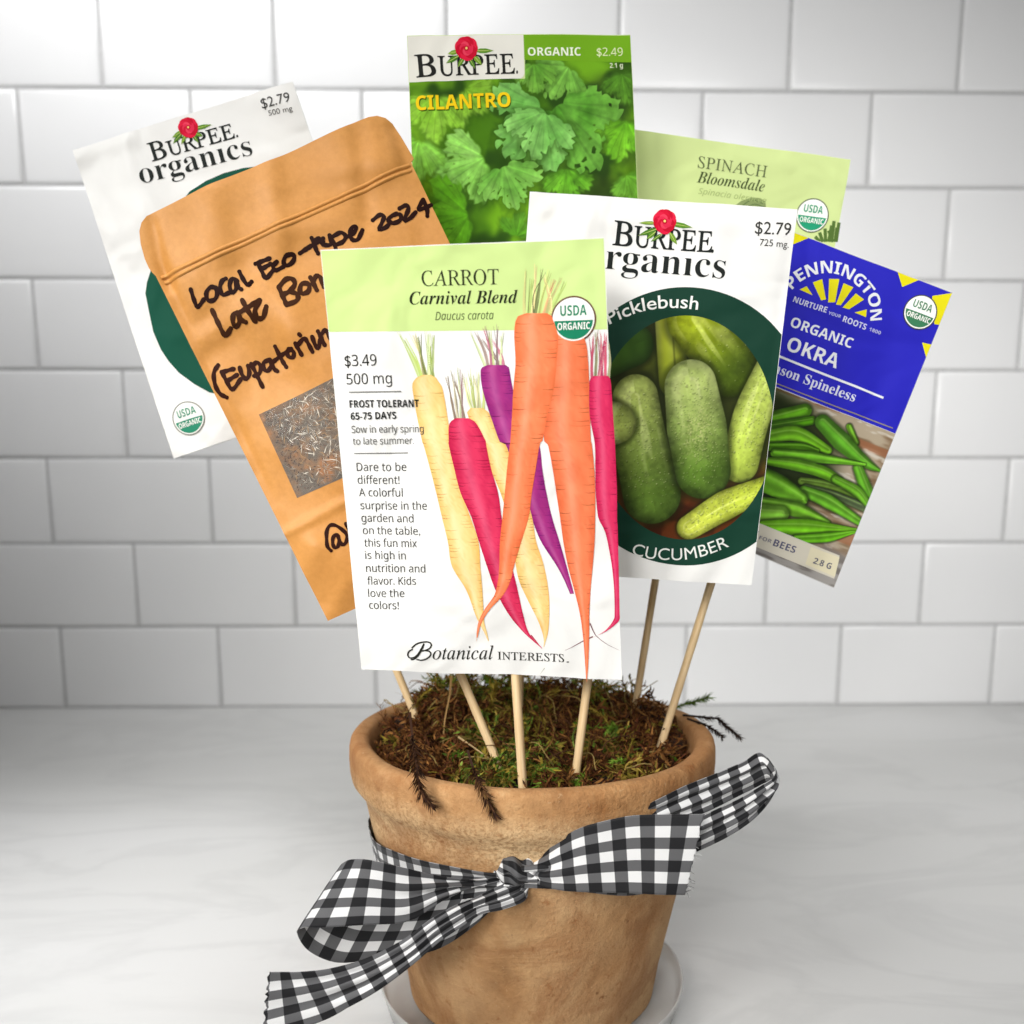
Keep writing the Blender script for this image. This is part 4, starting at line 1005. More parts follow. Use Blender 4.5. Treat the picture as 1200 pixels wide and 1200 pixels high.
'loc': [0.00601,0.445,0.3632],'size': [97.04,138.26],'stick': [[-11.21,-253.31,-29.3],[0.25,-59.65,-4.2]]},'cucumber': {'axes': [[0.996854,-0.032555,-0.072261],[0.071615,-0.020581,0.99722],[-0.033951,-0.999258,-0.018184]],'corners': [[-50.35,71.69],[50.62,72.15],[50.27,-71.76],[-51.28,-72.95]],'creases': [([-49.05,71.47],[-43.65,64.48],3,0.7),([23.48,71.3],[20.65,53.3],5,0.6),([-24.04,62.69],[40.12,66.28],4,0.5),([44.88,-28.92],[22.52,-73.21],6,0.8),([49.53,55.22],[48.46,10.89],3.2,-0.5)],'items': [
('text','brand_lettering','B','roman',[[-17.9,54.62],[-10.29,54.35]],8.65,(34,38,36),0.011,4),
('text','brand_lettering','URPEE','roman',[[-9.9,54.5],[19.99,54.42]],7.35,(34,38,36),0.012,4),
('text','brand_lettering','.','serif',[[19.73,54.27],[20.68,54.27]],7.35,(34,38,36),0,4),
('text','brand_lettering','organıcs','serif',[[-27.13,45.88],[25.87,45.19]],9.47,(34,38,36),-0.0085,4),
('flower','flower_emblem',[1.23,64.35],4.67,[[[3.35,63.88],[5.81,62.71],[8.36,62.42],[11.85,62.9],[8.53,64.16],[5.98,64.46]],[[-1.46,63.56],[-3.64,64.01],[-5.76,63.87],[-8.53,63.1],[-5.65,62.7],[-3.53,62.84]],[[-0.64,61.77],[-3.34,61.55],[-5.67,60.57],[-8.41,58.49],[-4.93,59.04],[-2.59,60.02]],[[-1.8,60.46],[-3.33,60.1],[-4.31,59.21],[-5.07,57.47],[-3.22,58.13],[-2.24,59.03]],[[3.34,60.8],[3.6,58.98],[4.61,57.66],[6.71,56.4],[6.11,58.67],[5.1,59.99]],[[0.83,60.02],[-0.87,59.51],[-2.13,58.5],[-3.37,56.66],[-1.25,57.51],[0.01,58.52]]]),
('text','price_lettering','$2.79','gill',[[35.39,62.18],[49.07,62.7]],4.37,(54,54,52),0,4),
('text','price_lettering','725 mg.','gill',[[37.69,58.1],[48.96,58.21]],2.42,(74,74,72),0,4),
('poly','band_ring',[[50.11,-54.03],[47.54,-56.12],[44.77,-58.06],[41.88,-59.81],[38.87,-61.34],[35.76,-62.65],[32.56,-63.73],[29.29,-64.59],[25.96,-65.21],[22.58,-65.59],[19.18,-65.73],[15.77,-65.63],[12.37,-65.28],[8.98,-64.7],[5.63,-63.88],[2.33,-62.83],[-0.91,-61.55],[-4.06,-60.05],[-7.12,-58.34],[-10.07,-56.42],[-12.89,-54.3],[-15.58,-52.0],[-18.13,-49.52],[-20.51,-46.88],[-22.73,-44.09],[-24.76,-41.16],[-26.62,-38.11],[-28.27,-34.94],[-29.73,-31.68],[-30.98,-28.35],[-32.02,-24.94],[-32.85,-21.49],[-33.46,-18.0],[-33.85,-14.49],[-34.02,-10.98],[-33.97,-7.48],[-33.71,-4.01],[-33.23,-0.57],[-32.54,2.8],[-31.64,6.11],[-30.54,9.34],[-29.24,12.46],[-27.75,15.48],[-26.08,18.38],[-24.23,21.15],[-22.21,23.77],[-20.03,26.25],[-17.7,28.55],[-15.24,30.69],[-12.64,32.65],[-9.93,34.42],[-7.11,36.0],[-4.19,37.38],[-1.2,38.56],[1.87,39.52],[5.0,40.28],[8.18,40.82],[11.39,41.15],[14.61,41.26],[17.85,41.15],[21.08,40.82],[24.3,40.28],[27.49,39.53],[30.63,38.56],[33.72,37.39],[36.74,36.01],[39.68,34.44],[42.52,32.68],[45.27,30.73],[47.9,28.6],[50.31,26.4]],(24,62,48),1),
('picture','cucumber_picture','cucumber',[[50.17,-28.99],[49.64,-30.76],[48.71,-33.28],[47.65,-35.71],[46.45,-38.04],[45.12,-40.26],[43.66,-42.36],[42.09,-44.33],[40.4,-46.16],[38.61,-47.84],[36.72,-49.37],[34.74,-50.73],[32.68,-51.92],[30.54,-52.94],[28.35,-53.78],[26.1,-54.43],[23.81,-54.89],[21.49,-55.16],[19.15,-55.25],[16.8,-55.13],[14.45,-54.83],[12.1,-54.34],[9.79,-53.66],[7.5,-52.79],[5.25,-51.75],[3.06,-50.53],[0.93,-49.14],[-1.12,-47.58],[-3.1,-45.87],[-4.98,-44.01],[-6.77,-42.01],[-8.45,-39.89],[-10.02,-37.64],[-11.46,-35.28],[-12.79,-32.83],[-13.98,-30.29],[-15.03,-27.67],[-15.94,-24.98],[-16.71,-22.25],[-17.33,-19.47],[-17.81,-16.67],[-18.13,-13.85],[-18.3,-11.03],[-18.32,-8.22],[-18.19,-5.43],[-17.91,-2.67],[-17.49,0.04],[-16.91,2.7],[-16.2,5.29],[-15.35,7.8],[-14.36,10.23],[-13.24,12.56],[-12.0,14.78],[-10.64,16.89],[-9.16,18.87],[-7.58,20.72],[-5.89,22.43],[-4.12,24.0],[-2.26,25.41],[-0.32,26.67],[1.69,27.77],[3.76,28.7],[5.88,29.47],[8.05,30.06],[10.25,30.47],[12.48,30.72],[14.73,30.78],[16.98,30.67],[19.24,30.38],[21.48,29.92],[23.71,29.28],[25.91,28.48],[28.07,27.5],[30.19,26.36],[32.25,25.07],[34.25,23.61],[36.19,22.01],[38.04,20.27],[39.8,18.39],[41.48,16.38],[43.05,14.25],[44.52,12.01],[45.87,9.66],[47.1,7.22],[48.21,4.7],[49.18,2.1],[50.02,-0.56],[50.24,-1.39]],[([[-19.01,13.27],[-6.56,18.49]],[9.31,8.33],((52,80,26),(44,70,22),0)),([[5.73,34.15],[10.62,5.63]],[5.68,5.88],((150,155,48),(110,122,30),3)),([[16.97,30.16],[32.8,12.06]],[11.75,10.77],((128,140,26),(58,74,18),1)),([[48.41,14.12],[42.61,-3.85],[39.93,-23.92]],[6.86,7.64,7.35],((158,172,84),(150,168,66),2)),([[-3.69,-1.25],[0.01,-18.82],[6.5,-38.53]],[9.01,10.77,11.56],((150,164,84),(74,98,36),2)),([[-11.76,-11.71],[-10.26,-11.6]],[8.62,8.03],((176,190,112),(160,176,88),1)),([[17.21,4.64],[21.41,-11.3],[25.67,-27.48]],[10.19,11.95,11.17],((156,172,96),(72,98,34),4)),([[22.5,-50.13],[35.73,-40.42],[52.01,-32.1]],[5.09,6.07,4.9],((166,174,66),(150,164,50),2))],2),
('text','variety_lettering','Picklebush','gill',[[-16.08,25.54],[-10.58,28.43],[-4.66,31.02],[2.37,32.63],[9.48,33.31],[16.87,33.15]],4.77,(244,244,240),0.008,4),
('text','title_lettering','CUCUMBER','gill',[[0.62,-62.67],[6.41,-63.79],[13.66,-64.07],[21.83,-63.34],[29.83,-61.06],[39.19,-56.61]],4.73,(232,234,228),0.0,4)],
'loc': [0.05184,0.392,0.28166],'size': [101.26,144.28],'stick': [[-14.44,-173.52,1.64],[-9.79,-60.89,-4.2]]},'kraft': {'axes': [[0.912288,0.134369,0.386879],[-0.392307,0.015503,0.919704],[0.117582,-0.99081,0.066857]],'corners': [[-54.11,88.42],[53.81,87.45],[56.94,-87.49],[-54.3,-88.02]],'creases': [([-51.54,82.57],[-55.58,60.39],2.2,-1.0),([-55.58,60.39],[-54.14,-18.16],2.2,-0.8),([-0.46,85.61],[-8.96,55.99],5,1.6),([-24.64,84.9],[-31.3,61.3],6,1.4),([51.3,81.8],[49.73,64.88],2.8,-0.9),([-16.86,62.64],[-16.57,23.22],7,1.2),([-53.24,34.54],[-27.94,38.63],5,1.2),([-59.86,-48.49],[-27.23,-45.85],2.0,0.9),([-61.1,-70.21],[-45.24,-57.92],5,1.2),([-27.94,38.63],[-27.02,16.58],5,-1.0),([36.73,83.86],[27.08,52.45],4,-1.2)],'folds': [[[-59.13,64.27],[52.2,67.1]],[[-59.57,-47.86],[-28.82,-45.17],[16.66,-46.31]]],'items': [
('stroke','handwriting#1',[[[-48.4,53.98],[-48.93,49.94],[-48.81,46.96],[-45.27,48.47]],[[-38.9,50.44],[-40.86,51.49],[-43.41,50.12],[-43.87,47.37],[-41.47,46.67],[-39.47,48.27],[-39.22,50.68]],[[-33.98,52.2],[-35.78,51.86],[-37.62,49.66],[-37.66,47.01],[-35.13,46.79]],[[-30.25,49.64],[-31.68,51.28],[-33.75,49.18],[-33.98,46.33],[-31.72,47.3],[-30.54,50.56],[-30.87,47.49],[-30.13,46.12]],[[-28.0,52.74],[-27.86,49.49],[-27.18,46.81],[-25.27,47.38]],[[-20.97,53.13],[-18.01,53.02],[-15.04,52.91]],[[-19.94,52.99],[-19.87,48.97],[-19.42,46.38],[-16.0,48.06]],[[-19.82,50.28],[-15.58,50.88]],[[-13.0,50.76],[-15.03,49.7],[-14.76,47.89],[-11.44,48.17]],[[-6.63,51.43],[-8.81,51.5],[-10.68,49.57],[-9.83,48.06],[-7.07,48.67],[-5.67,50.52],[-6.73,51.47]],[[-3.29,50.54],[1.81,51.56]],[[3.42,54.12],[3.21,49.4],[3.3,47.76]],[[-0.14,51.15],[7.54,52.22]],[[4.36,52.95],[6.1,52.71],[6.53,50.09],[9.52,49.04],[10.33,52.37]],[[10.35,51.91],[10.58,47.82],[9.98,44.94]],[[11.53,51.45],[14.87,51.69],[16.05,49.67],[14.29,48.14],[11.38,48.04]],[[16.55,49.25],[19.51,49.64],[21.26,51.26],[20.1,51.99],[18.13,50.18],[17.87,47.53],[20.07,46.75],[23.18,49.53]],[[28.62,51.84],[32.01,52.65],[33.29,51.35],[31.48,49.39],[29.51,47.26],[32.39,47.25],[34.9,48.49]],[[38.59,50.69],[35.67,50.41],[34.25,49.1],[35.85,47.67],[38.74,47.88],[39.79,49.6],[38.51,50.73]],[[40.39,52.13],[43.12,52.48],[43.95,51.18],[42.14,49.22],[40.33,47.25],[42.66,47.23],[45.87,48.65]],[[50.83,52.15],[47.53,49.56],[49.53,49.0],[53.0,49.21]],[[50.68,52.12],[50.81,48.5],[49.76,45.79]],[[7.03,51.09],[5.82,52.1]]],1.71,(38,16,12),4),
('stroke','handwriting#2',[[[-44.07,43.44],[-44.0,38.32],[-43.57,32.76],[-40.44,34.18]],[[-35.15,38.49],[-37.03,38.45],[-38.47,36.07],[-38.21,34.03],[-36.06,35.1],[-34.99,37.89],[-35.22,35.73],[-33.97,34.14]],[[-31.54,42.14],[-31.23,37.45],[-30.39,33.07]],[[-34.02,38.31],[-25.94,39.62]],[[-25.28,39.62],[-28.72,36.7],[-28.94,33.83],[-26.77,33.38],[-24.0,36.41]],[[-16.32,41.12],[-16.35,36.83],[-16.33,33.86]],[[-16.35,41.3],[-12.58,43.27],[-10.14,42.56],[-10.09,40.24],[-13.03,38.41],[-15.49,38.1]],[[-12.93,38.15],[-10.82,36.23],[-11.95,33.99],[-16.37,33.77]],[[-5.63,39.1],[-7.75,39.3],[-9.26,37.21],[-8.75,35.66],[-6.31,35.76],[-5.05,37.68],[-5.72,39.13]],[[-3.33,40.49],[-3.05,34.99]],[[-3.32,38.07],[-1.01,40.1],[0.32,38.76],[0.05,35.1]]],1.91,(62,34,18),4),
('stroke','handwriting#3',[[[-51.2,23.58],[-54.06,21.67],[-55.53,17.65],[-55.39,13.47],[-53.48,10.86]],[[-51.06,20.54],[-46.13,19.95]],[[-51.0,20.67],[-50.76,16.71],[-49.98,12.77],[-45.21,15.19]],[[-50.86,16.49],[-45.91,17.28]],[[-43.74,19.48],[-44.07,16.53],[-43.24,14.38],[-41.24,15.87],[-40.46,18.91]],[[-38.98,19.07],[-38.8,14.35],[-38.6,9.1]],[[-39.07,18.08],[-36.76,18.77],[-35.86,16.76],[-37.63,14.39],[-39.88,14.28]],[[-31.46,17.78],[-34.16,17.6],[-35.16,15.44],[-34.24,14.02],[-32.12,15.22],[-31.34,17.48],[-31.41,13.9],[-30.66,12.45]],[[-27.39,21.52],[-27.15,15.76],[-26.66,12.46]],[[-31.04,16.43],[-26.35,17.49],[-21.83,17.96]],[[-22.8,18.36],[-21.44,16.51],[-22.55,14.9],[-23.87,15.45],[-24.16,17.11],[-22.89,18.4]],[[-19.44,19.05],[-19.01,14.23]],[[-19.22,17.93],[-15.52,19.35],[-14.82,17.42],[-14.55,13.59]],[[-16.53,21.51],[-16.33,21.02]],[[-12.24,18.68],[-12.45,15.68],[-11.79,13.86],[-9.65,16.6]],[[-9.26,19.79],[-9.02,13.91]],[[-8.74,18.03],[-6.16,19.05],[-5.98,15.36]]],1.71,(52,24,16),4),
('stroke','handwriting#4',[[[-40.67,-61.76],[-41.29,-59.7],[-40.44,-56.94],[-39.09,-53.95],[-37.04,-52.27],[-35.06,-52.8],[-33.13,-55.42],[-32.2,-58.28],[-33.17,-60.54],[-35.02,-61.58],[-35.78,-60.31],[-35.68,-58.11],[-35.85,-56.52],[-37.72,-57.22],[-38.83,-59.42],[-38.82,-61.22],[-37.3,-61.21],[-36.0,-59.31],[-35.53,-57.28]],[[-30.62,-54.05],[-30.59,-57.19]]],1.5,(46,20,14),4)],
'loc': [-0.06169,0.41,0.29192],'outline': [[-58.83,64.15],[-59.48,65.82],[-59.98,67.77],[-59.95,71.61],[-58.94,77.49],[-57.31,82.06],[-55.17,84.69],[-52.26,86.32],[-48.63,86.46],[-5.25,87.8],[38.93,88.75],[43.36,88.8],[46.77,88.2],[49.6,86.27],[51.33,83.52],[52.51,77.85],[53.48,70.82],[53.82,68.23],[52.34,67.4],[52.17,65.35],[54.09,32.15],[56.21,-26.53],[56.94,-87.49],[0.83,-87.76],[-54.3,-88.02]],'size': [109.58,175.69],'stick': [[-13.99,-192.03,5.05],[-11.84,-70.72,-4.2]],'window': [[-44.49,-0.45],[-12.46,1.07],[32.94,3.83],[32.28,-33.55],[-24.26,-36.75],[-44.45,-36.79]],'zip': [[[-57.3,62.84],[-16.45,63.54],[51.17,66.44]],[[-56.93,60.58],[-17.27,61.75],[51.0,64.39]]]},'okra': {'axes': [[0.941133,0.008672,-0.337926],[0.337449,0.034846,0.940698],[0.019933,-0.999355,0.029868]],'corners': [[-46.4,66.58],[45.9,66.67],[46.25,-67.1],[-44.64,-61.78]],'creases': [([-14.48,64.33],[28.28,8.57],7,0.5),([26.29,60.68],[35.98,-19.62],6,-0.5)],'items': [
('poly','header_panel',[[45.88,5.84],[45.81,4.1],[-45.38,5.31],[-46.21,66.32],[45.72,66.41]],(40,38,178),1),
('poly','corner_patch#880',[[-20.17,66.34],[-24.68,62.27],[-30.44,57.16],[-45.21,66.32]],(222,212,22),2),
('poly','corner_patch#1050',[[30.21,66.39],[24.81,61.51],[20.6,66.38]],(222,212,22),2),
('poly','corner_patch#1091',[[38.11,62.34],[45.72,66.4],[45.75,52.47],[43.67,52.04]],(222,212,22),2),
('poly','corner_patch#1080',[[41.7,43.25],[45.78,43.86],[45.79,38.11]],(222,212,22),2),
('poly','sun_emblem',[[-15.85,45.64],[-13.61,47.87],[-9.84,45.26]],(222,212,22),2),
('poly','sun_emblem',[[-11.77,50.17],[-8.61,52.73],[-4.0,45.52],[-5.69,44.48]],(222,212,22),2),
('poly','sun_emblem',[[-5.87,53.73],[-1.75,55.22],[0.06,45.71],[-2.69,44.71]],(222,212,22),2),
('poly','sun_emblem',[[0.65,54.32],[5.22,54.2],[2.82,45.42],[0.75,44.96]],(222,212,22),2),
('poly','sun_emblem',[[7.15,52.27],[11.35,51.08],[6.75,45.06],[3.84,44.79]],(222,212,22),2),
('poly','sun_emblem',[[9.54,44.71],[14.02,47.76],[14.93,44.66]],(222,212,22),2),
('text','brand_lettering','PENNINGTON','sansb',[[-18.79,44.57],[-16.65,48.9],[-13.23,52.47],[-8.74,55.23],[-3.36,56.76],[1.98,56.57],[7.11,55.1],[11.36,52.87],[14.61,49.41],[17.22,43.91]],5.03,(226,228,232),0,4),
('text','brand_lettering','NURTURE','sansb',[[-16.8,40.03],[-9.29,40.04],[-1.91,40.42]],2.37,(206,208,226),0,4),
('text','brand_lettering','YOUR','sansb',[[-0.89,40.15],[4.59,40.41]],1.29,(190,192,220),0,4),
('text','brand_lettering','ROOTS','sansb',[[5.82,39.43],[16.59,39.59]],2.44,(206,208,226),0,4),
('text','brand_lettering','1800','sansb',[[18.12,39.92],[23.46,40.05]],1.44,(180,182,214),0,4),
('text','title_lettering','ORGANIC','sansb',[[-14.33,30.2],[13.46,30.31]],4.17,(226,228,232),0,4),
('text','title_lettering','OKRA','sansb',[[-12.39,20.54],[10.95,20.56]],5.89,(226,228,232),0,4),
('stroke','title_lettering',[[[-27.95,17.23],[34.98,16.24]]],0.93,(226,228,232),4),
('text','variety_lettering','Clemson Spineless','serif',[[-24.46,9.97],[23.45,10.26]],4.17,(214,216,228),0,4),
('stroke','title_lettering',[[[-34.2,6.22],[43.91,5.74]]],0.4,(150,140,100),4),
('picture','okra_picture','okra',[[-45.37,4.82],[45.88,3.9],[46.07,-66.83],[-44.46,-61.53]],[([[-8.38,-9.89],[5.13,-0.24]],[3.37,2.55],((92,156,26),(66,112,18),5)),([[-8.71,-13.21],[9.59,-3.03]],[2.1,1.65],((74,134,18),(53,96,12),5)),([[-6.58,-16.46],[5.19,-10.62],[20.91,-12.38]],[2.69,2.84,1.65],((112,178,34),(80,128,24),5)),([[-4.39,-19.85],[9.42,-14.89],[16.63,-14.16]],[1.65,1.5,0.9],((78,138,18),(56,99,12),5)),([[25.83,0.01],[31.35,-5.25]],[1.2,1.2],((110,170,40),(79,122,28),5)),([[14.22,-2.16],[25.38,-6.99],[38.22,-11.67],[46.34,-12.98]],[2.84,3.44,1.95,0.45],((92,160,40),(66,115,28),5)),([[36.18,-14.83],[45.74,-25.26]],[1.8,2.55],((94,160,40),(67,115,28),5)),([[14.96,-28.53],[28.27,-26.21],[45.31,-26.65]],[1.5,1.8,1.05],((96,128,46),(69,92,33),5)),([[17.29,-30.14],[31.2,-29.24],[46.65,-29.86]],[1.05,1.5,1.65],((84,100,66),(60,72,47),5)),([[-0.47,-21.34],[16.24,-17.29],[38.57,-12.52]],[1.65,2.1,0.6],((112,184,42),(80,132,30),5)),([[-4.37,-26.14],[10.18,-22.94],[22.28,-21.84],[30.32,-23.03]],[1.35,2.25,2.25,1.8],((106,172,34),(76,123,24),5)),([[28.57,-22.84],[39.27,-24.31],[45.75,-27.71]],[1.5,1.95,1.35],((104,168,40),(74,120,28),5)),([[17.28,-32.18],[29.29,-32.79],[45.94,-36.28]],[1.95,2.69,1.5],((100,168,42),(72,120,30),5)),([[-5.75,-33.11],[6.32,-34.07],[17.48,-35.78]],[4.49,4.19,2.69],((116,186,44),(83,133,31),5)),([[0.7,-43.01],[17.39,-40.73],[32.82,-41.38]],[1.95,2.84,1.05],((122,190,48),(87,136,34),5)),([[0.36,-48.46],[11.87,-44.75]],[3.59,2.99],((132,194,64),(95,139,46),5)),([[6.91,-52.28],[23.98,-46.59],[45.86,-40.18]],[2.25,3.29,0.75],((112,184,32),(80,132,23),5)),([[22.2,-52.59],[35.18,-47.13],[45.42,-41.16]],[1.65,1.95,0.6],((104,180,32),(74,129,23),5))],1),
('poly','weight_label',[[-20.4,-50.89],[43.11,-53.01],[44.78,-63.25],[-20.75,-60.68]],(206,200,184),2),
('poly','weight_label',[[29.57,-53.69],[43.41,-53.73],[44.75,-62.34],[30.28,-61.66]],(216,208,178),3),
('text','weight_lettering','SAFE','sansb',[[-4.21,-58.06],[5.67,-58.0]],3.02,(92,92,110),0,4),
('text','weight_lettering','FOR','sansb',[[6.78,-58.26],[12.63,-58.16]],1.65,(120,118,130),0,4),
('text','weight_lettering','BEES','sansb',[[13.57,-58.81],[23.86,-58.79]],3.02,(84,84,112),0,4),
('text','weight_lettering','2.8 G','sansb',[[33.11,-60.07],[41.49,-60.0]],2.66,(84,84,104),0,4),
('seal','organic_seal',[36.02,54.44],7.26,(58,120,84),(60,60,70),0)],
'loc': [0.12106,0.43,0.27862],'size': [91.6,131.06],'stick': [[3.25,-180.31,-8.24],[-6.39,-58.63,-4.2]]},'organics': {'axes': [[0.958438,0.019765,0.284614],[-0.285248,0.047441,0.957279],[0.005418,-0.998678,0.051107]],'corners': [[-50.88,69.86],[50.93,69.49],[54.78,-68.12],[-52.01,-69.94]],'creases': [([-49.8,67.3],[-26.18,66.67],4,0.9),([-26.18,66.67],[-26.62,30.98],7,0.7),([-40.46,-50.55],[-28.64,-70.06],4,0.8),([-44.77,47.74],[-46.65,-56.69],5,-0.6),([33.42,67.64],[49.0,61.19],4,0.5)],'items': [
('text','brand_lettering','B','roman',[[-18.69,55.0],[-11.3,54.9]],7.77,(40,44,42),0.011,4),
('text','brand_lettering','URPEE','roman',[[-10.64,54.81],[19.69,54.25]],6.29,(40,44,42),0.012,4),
('text','brand_lettering','.','serif',[[20.14,54.22],[21.05,54.17]],6.29,(40,44,42),0,4),
('text','brand_lettering','organıcs','serif',[[-25.96,47.06],[24.97,45.16]],8.88,(40,44,42),-0.0085,4),
('flower','flower_emblem',[1.25,63.97],4.59,[[[2.82,62.76],[5.36,61.82],[7.94,61.73],[11.41,62.46],[8.02,63.43],[5.44,63.52]],[[-0.89,63.49],[-2.95,63.84],[-4.77,63.37],[-6.97,61.93],[-4.3,61.73],[-2.48,62.2]],[[-1.48,62.92],[-3.74,62.6],[-5.52,61.56],[-7.42,59.45],[-4.57,60.11],[-2.79,61.15]],[[2.72,61.3],[3.21,59.87],[4.26,59.11],[6.21,58.78],[5.37,60.46],[4.32,61.22]],[[-0.16,62.15],[-1.88,61.4],[-3.02,60.17],[-3.94,58.04],[-1.83,59.21],[-0.7,60.44]],[[2.13,60.73],[1.79,59.27],[2.2,58.02],[3.49,56.59],[3.7,58.47],[3.29,59.71]]]),
('text','price_lettering','$2.79','gill',[[34.79,62.27],[47.66,61.6]],4.07,(74,74,72),0,4),
('text','price_lettering','500 mg','gill',[[36.6,58.7],[47.3,57.71]],2.22,(110,110,106),0.0,4),
('poly','band_ring',[[-40.15,2.76],[-37.81,7.14],[-32.89,13.55],[-24.61,22.28],[-13.76,33.51],[-6.84,38.42],[1.44,40.6],[9.83,41.41],[18.97,41.02],[28.75,39.11],[38.0,35.6],[45.52,30.3],[52.54,4.5],[53.46,-28.53],[50.01,-53.67],[29.44,-67.34],[6.56,-62.53],[-26.34,-46.96],[-31.8,-41.42],[-37.02,-34.53],[-39.8,-28.39],[-41.47,-22.59],[-42.21,-14.15]],(24,84,66),1),
('seal','organic_seal',[-39.37,-55.02],7.62,(52,140,110),(120,120,110),0)],
'loc': [-0.125,0.458,0.33769],'size': [104.3,138.71],'stick': [[20.64,-242.0,1.45],[4.75,-58.83,-4.2]]},'ribbon': {'loop_l': [[[0.00011,0.364,0.09639],[0.00059,0.364,0.09232]],[[-0.00747,0.361,0.09556],[-0.0089,0.361,0.09273]],[[-0.01495,0.3585,0.09554],[-0.01686,0.3585,0.09172]],[[-0.02776,0.354,0.09925],[-0.0268,0.352,0.09011]],[[-0.04025,0.35,0.10436],[-0.03972,0.346,0.08468]],[[-0.05271,0.348,0.10847],[-0.05621,0.343,0.08468]],[[-0.06016,0.349,0.10831],[-0.07179,0.3435,0.08364]],[[-0.0642,0.352,0.10608],[-0.07828,0.346,0.08202]],[[-0.06628,0.358,0.10167],[-0.0828,0.352,0.07632]],[[-0.0632,0.363,0.09635],[-0.08037,0.358,0.06643]],[[-0.05375,0.366,0.09034],[-0.07035,0.362,0.059]],[[-0.04431,0.367,0.08677],[-0.05803,0.3635,0.05846]],[[-0.03274,0.367,0.08574],[-0.04443,0.3635,0.06003]],[[-0.0192,0.367,0.08677],[-0.02889,0.3635,0.06421]],[[-0.00759,0.366,0.08829],[-0.01531,0.364,0.0733]],[[0.00011,0.365,0.09286],[-0.00181,0.365,0.08672]]],'loop_r': [[[0.00732,0.3655,0.09943],[0.00838,0.3655,0.09333]],[[0.01757,0.363,0.10496],[0.02068,0.361,0.0927]],[[0.03272,0.36,0.11062],[0.03575,0.357,0.09571]],[[0.0516,0.357,0.11619],[0.05358,0.354,0.10037]],[[0.06765,0.357,0.12046],[0.06752,0.354,0.10734]],[[0.07803,0.359,0.12392],[0.07983,0.356,0.11255]],[[0.08895,0.363,0.12718],[0.09067,0.36,0.11763]],[[0.09873,0.368,0.13103],[0.09932,0.366,0.12246]],[[0.10407,0.374,0.13235],[0.10497,0.373,0.12524]],[[0.10539,0.381,0.13432],[0.1079,0.381,0.12594]],[[0.10209,0.388,0.13756],[0.10676,0.388,0.12509]],[[0.09397,0.386,0.13395],[0.09773,0.386,0.12126]],[[0.07975,0.379,0.13023],[0.08233,0.379,0.11715]],[[0.06591,0.372,0.12759],[0.06839,0.372,0.11436]],[[0.0506,0.366,0.12246],[0.05295,0.366,0.11023]],[[0.03293,0.363,0.11368],[0.03412,0.363,0.10277]],[[0.01762,0.364,0.10452],[0.01768,0.364,0.09681]],[[0.00941,0.366,0.09921],[0.00944,0.366,0.09365]]],'tail_l': [[[0.00631,0.3635,0.09459],[0.00678,0.362,0.09022]],[[0.00011,0.361,0.09415],[0.00482,0.357,0.08762]],[[-0.00695,0.358,0.09256],[-0.00362,0.353,0.08582]],[[-0.01481,0.354,0.09031],[-0.01188,0.349,0.08588]],[[-0.02206,0.35,0.08893],[-0.01798,0.345,0.08382]],[[-0.03102,0.346,0.08527],[-0.02707,0.341,0.07931]],[[-0.04167,0.342,0.07906],[-0.03676,0.337,0.07209]],[[-0.05484,0.338,0.07396],[-0.04808,0.333,0.06502]],[[-0.06676,0.334,0.07256],[-0.05935,0.33,0.05949]],[[-0.07771,0.331,0.07276],[-0.06956,0.327,0.05539]],[[-0.08814,0.327,0.07471],[-0.09036,0.324,0.05041]]],'tail_r': [[[0.00469,0.3635,0.10089],[0.00571,0.362,0.09553]],[[0.01129,0.36,0.10574],[0.01227,0.3565,0.09399]],[[0.01823,0.3565,0.11298],[0.02024,0.353,0.09384]],[[0.02604,0.3535,0.11913],[0.0281,0.35,0.09455]],[[0.03481,0.3515,0.12269],[0.03692,0.348,0.0952]],[[0.04452,0.35,0.12518],[0.04612,0.346,0.09608]],[[0.05621,0.349,0.12599],[0.05539,0.345,0.09625]],[[0.06596,0.3485,0.1264],[0.06132,0.345,0.09604]],[[0.07156,0.348,0.12681],[0.06509,0.345,0.09583]]]},'spinach': {'axes': [[0.990966,-0.013025,-0.133476],[0.133459,-0.00224,0.991052],[-0.013207,-0.999913,-0.000481]],'corners': [[-56.01,83.88],[56.3,84.14],[56.29,-83.09],[-57.64,-85.03]],'creases': [([-34.61,80.19],[-27.97,62.86],4,0.6),([26.89,82.09],[30.33,76.0],2.5,0.4),([4.09,79.83],[53.69,73.59],6,0.6)],'items': [
('poly','header_panel',[[56.07,31.17],[-56.44,16.24],[-55.79,83.54],[56.07,83.8]],(204,220,150),1),
('text','title_lettering','SPINACH','roman',[[-11.18,71.75],[20.07,71.64]],4.88,(92,104,66),0,4),
('text','title_lettering','Bloomsdale','serifbi',[[-10.53,65.45],[20.22,65.51]],4.8,(76,90,50),-0.004,4),
('text','title_lettering','Spinacia oleracea','sansi',[[-9.07,60.76],[22.03,60.73]],2.44,(160,178,112),0,4),
('poly','leaf_picture',[[8.2,57.88],[10.54,60.12],[14.92,62.37],[18.96,62.65],[21.6,61.58],[22.44,58.46],[21.78,54.5],[11.09,53.08]],(136,152,98),2),
('stroke','grass_picture',[[[55.1,48.49],[52.17,53.05]],[[54.43,48.4],[53.8,57.42]],[[51.75,48.05],[50.4,53.73]],[[56.44,48.67],[56.19,57.09]],[[50.41,47.87],[48.3,51.76]],[[53.09,48.23],[53.1,55.38]],[[56.04,48.62],[55.67,54.82]],[[49.07,47.7],[46.63,49.72]]],1.52,(84,112,52),2),
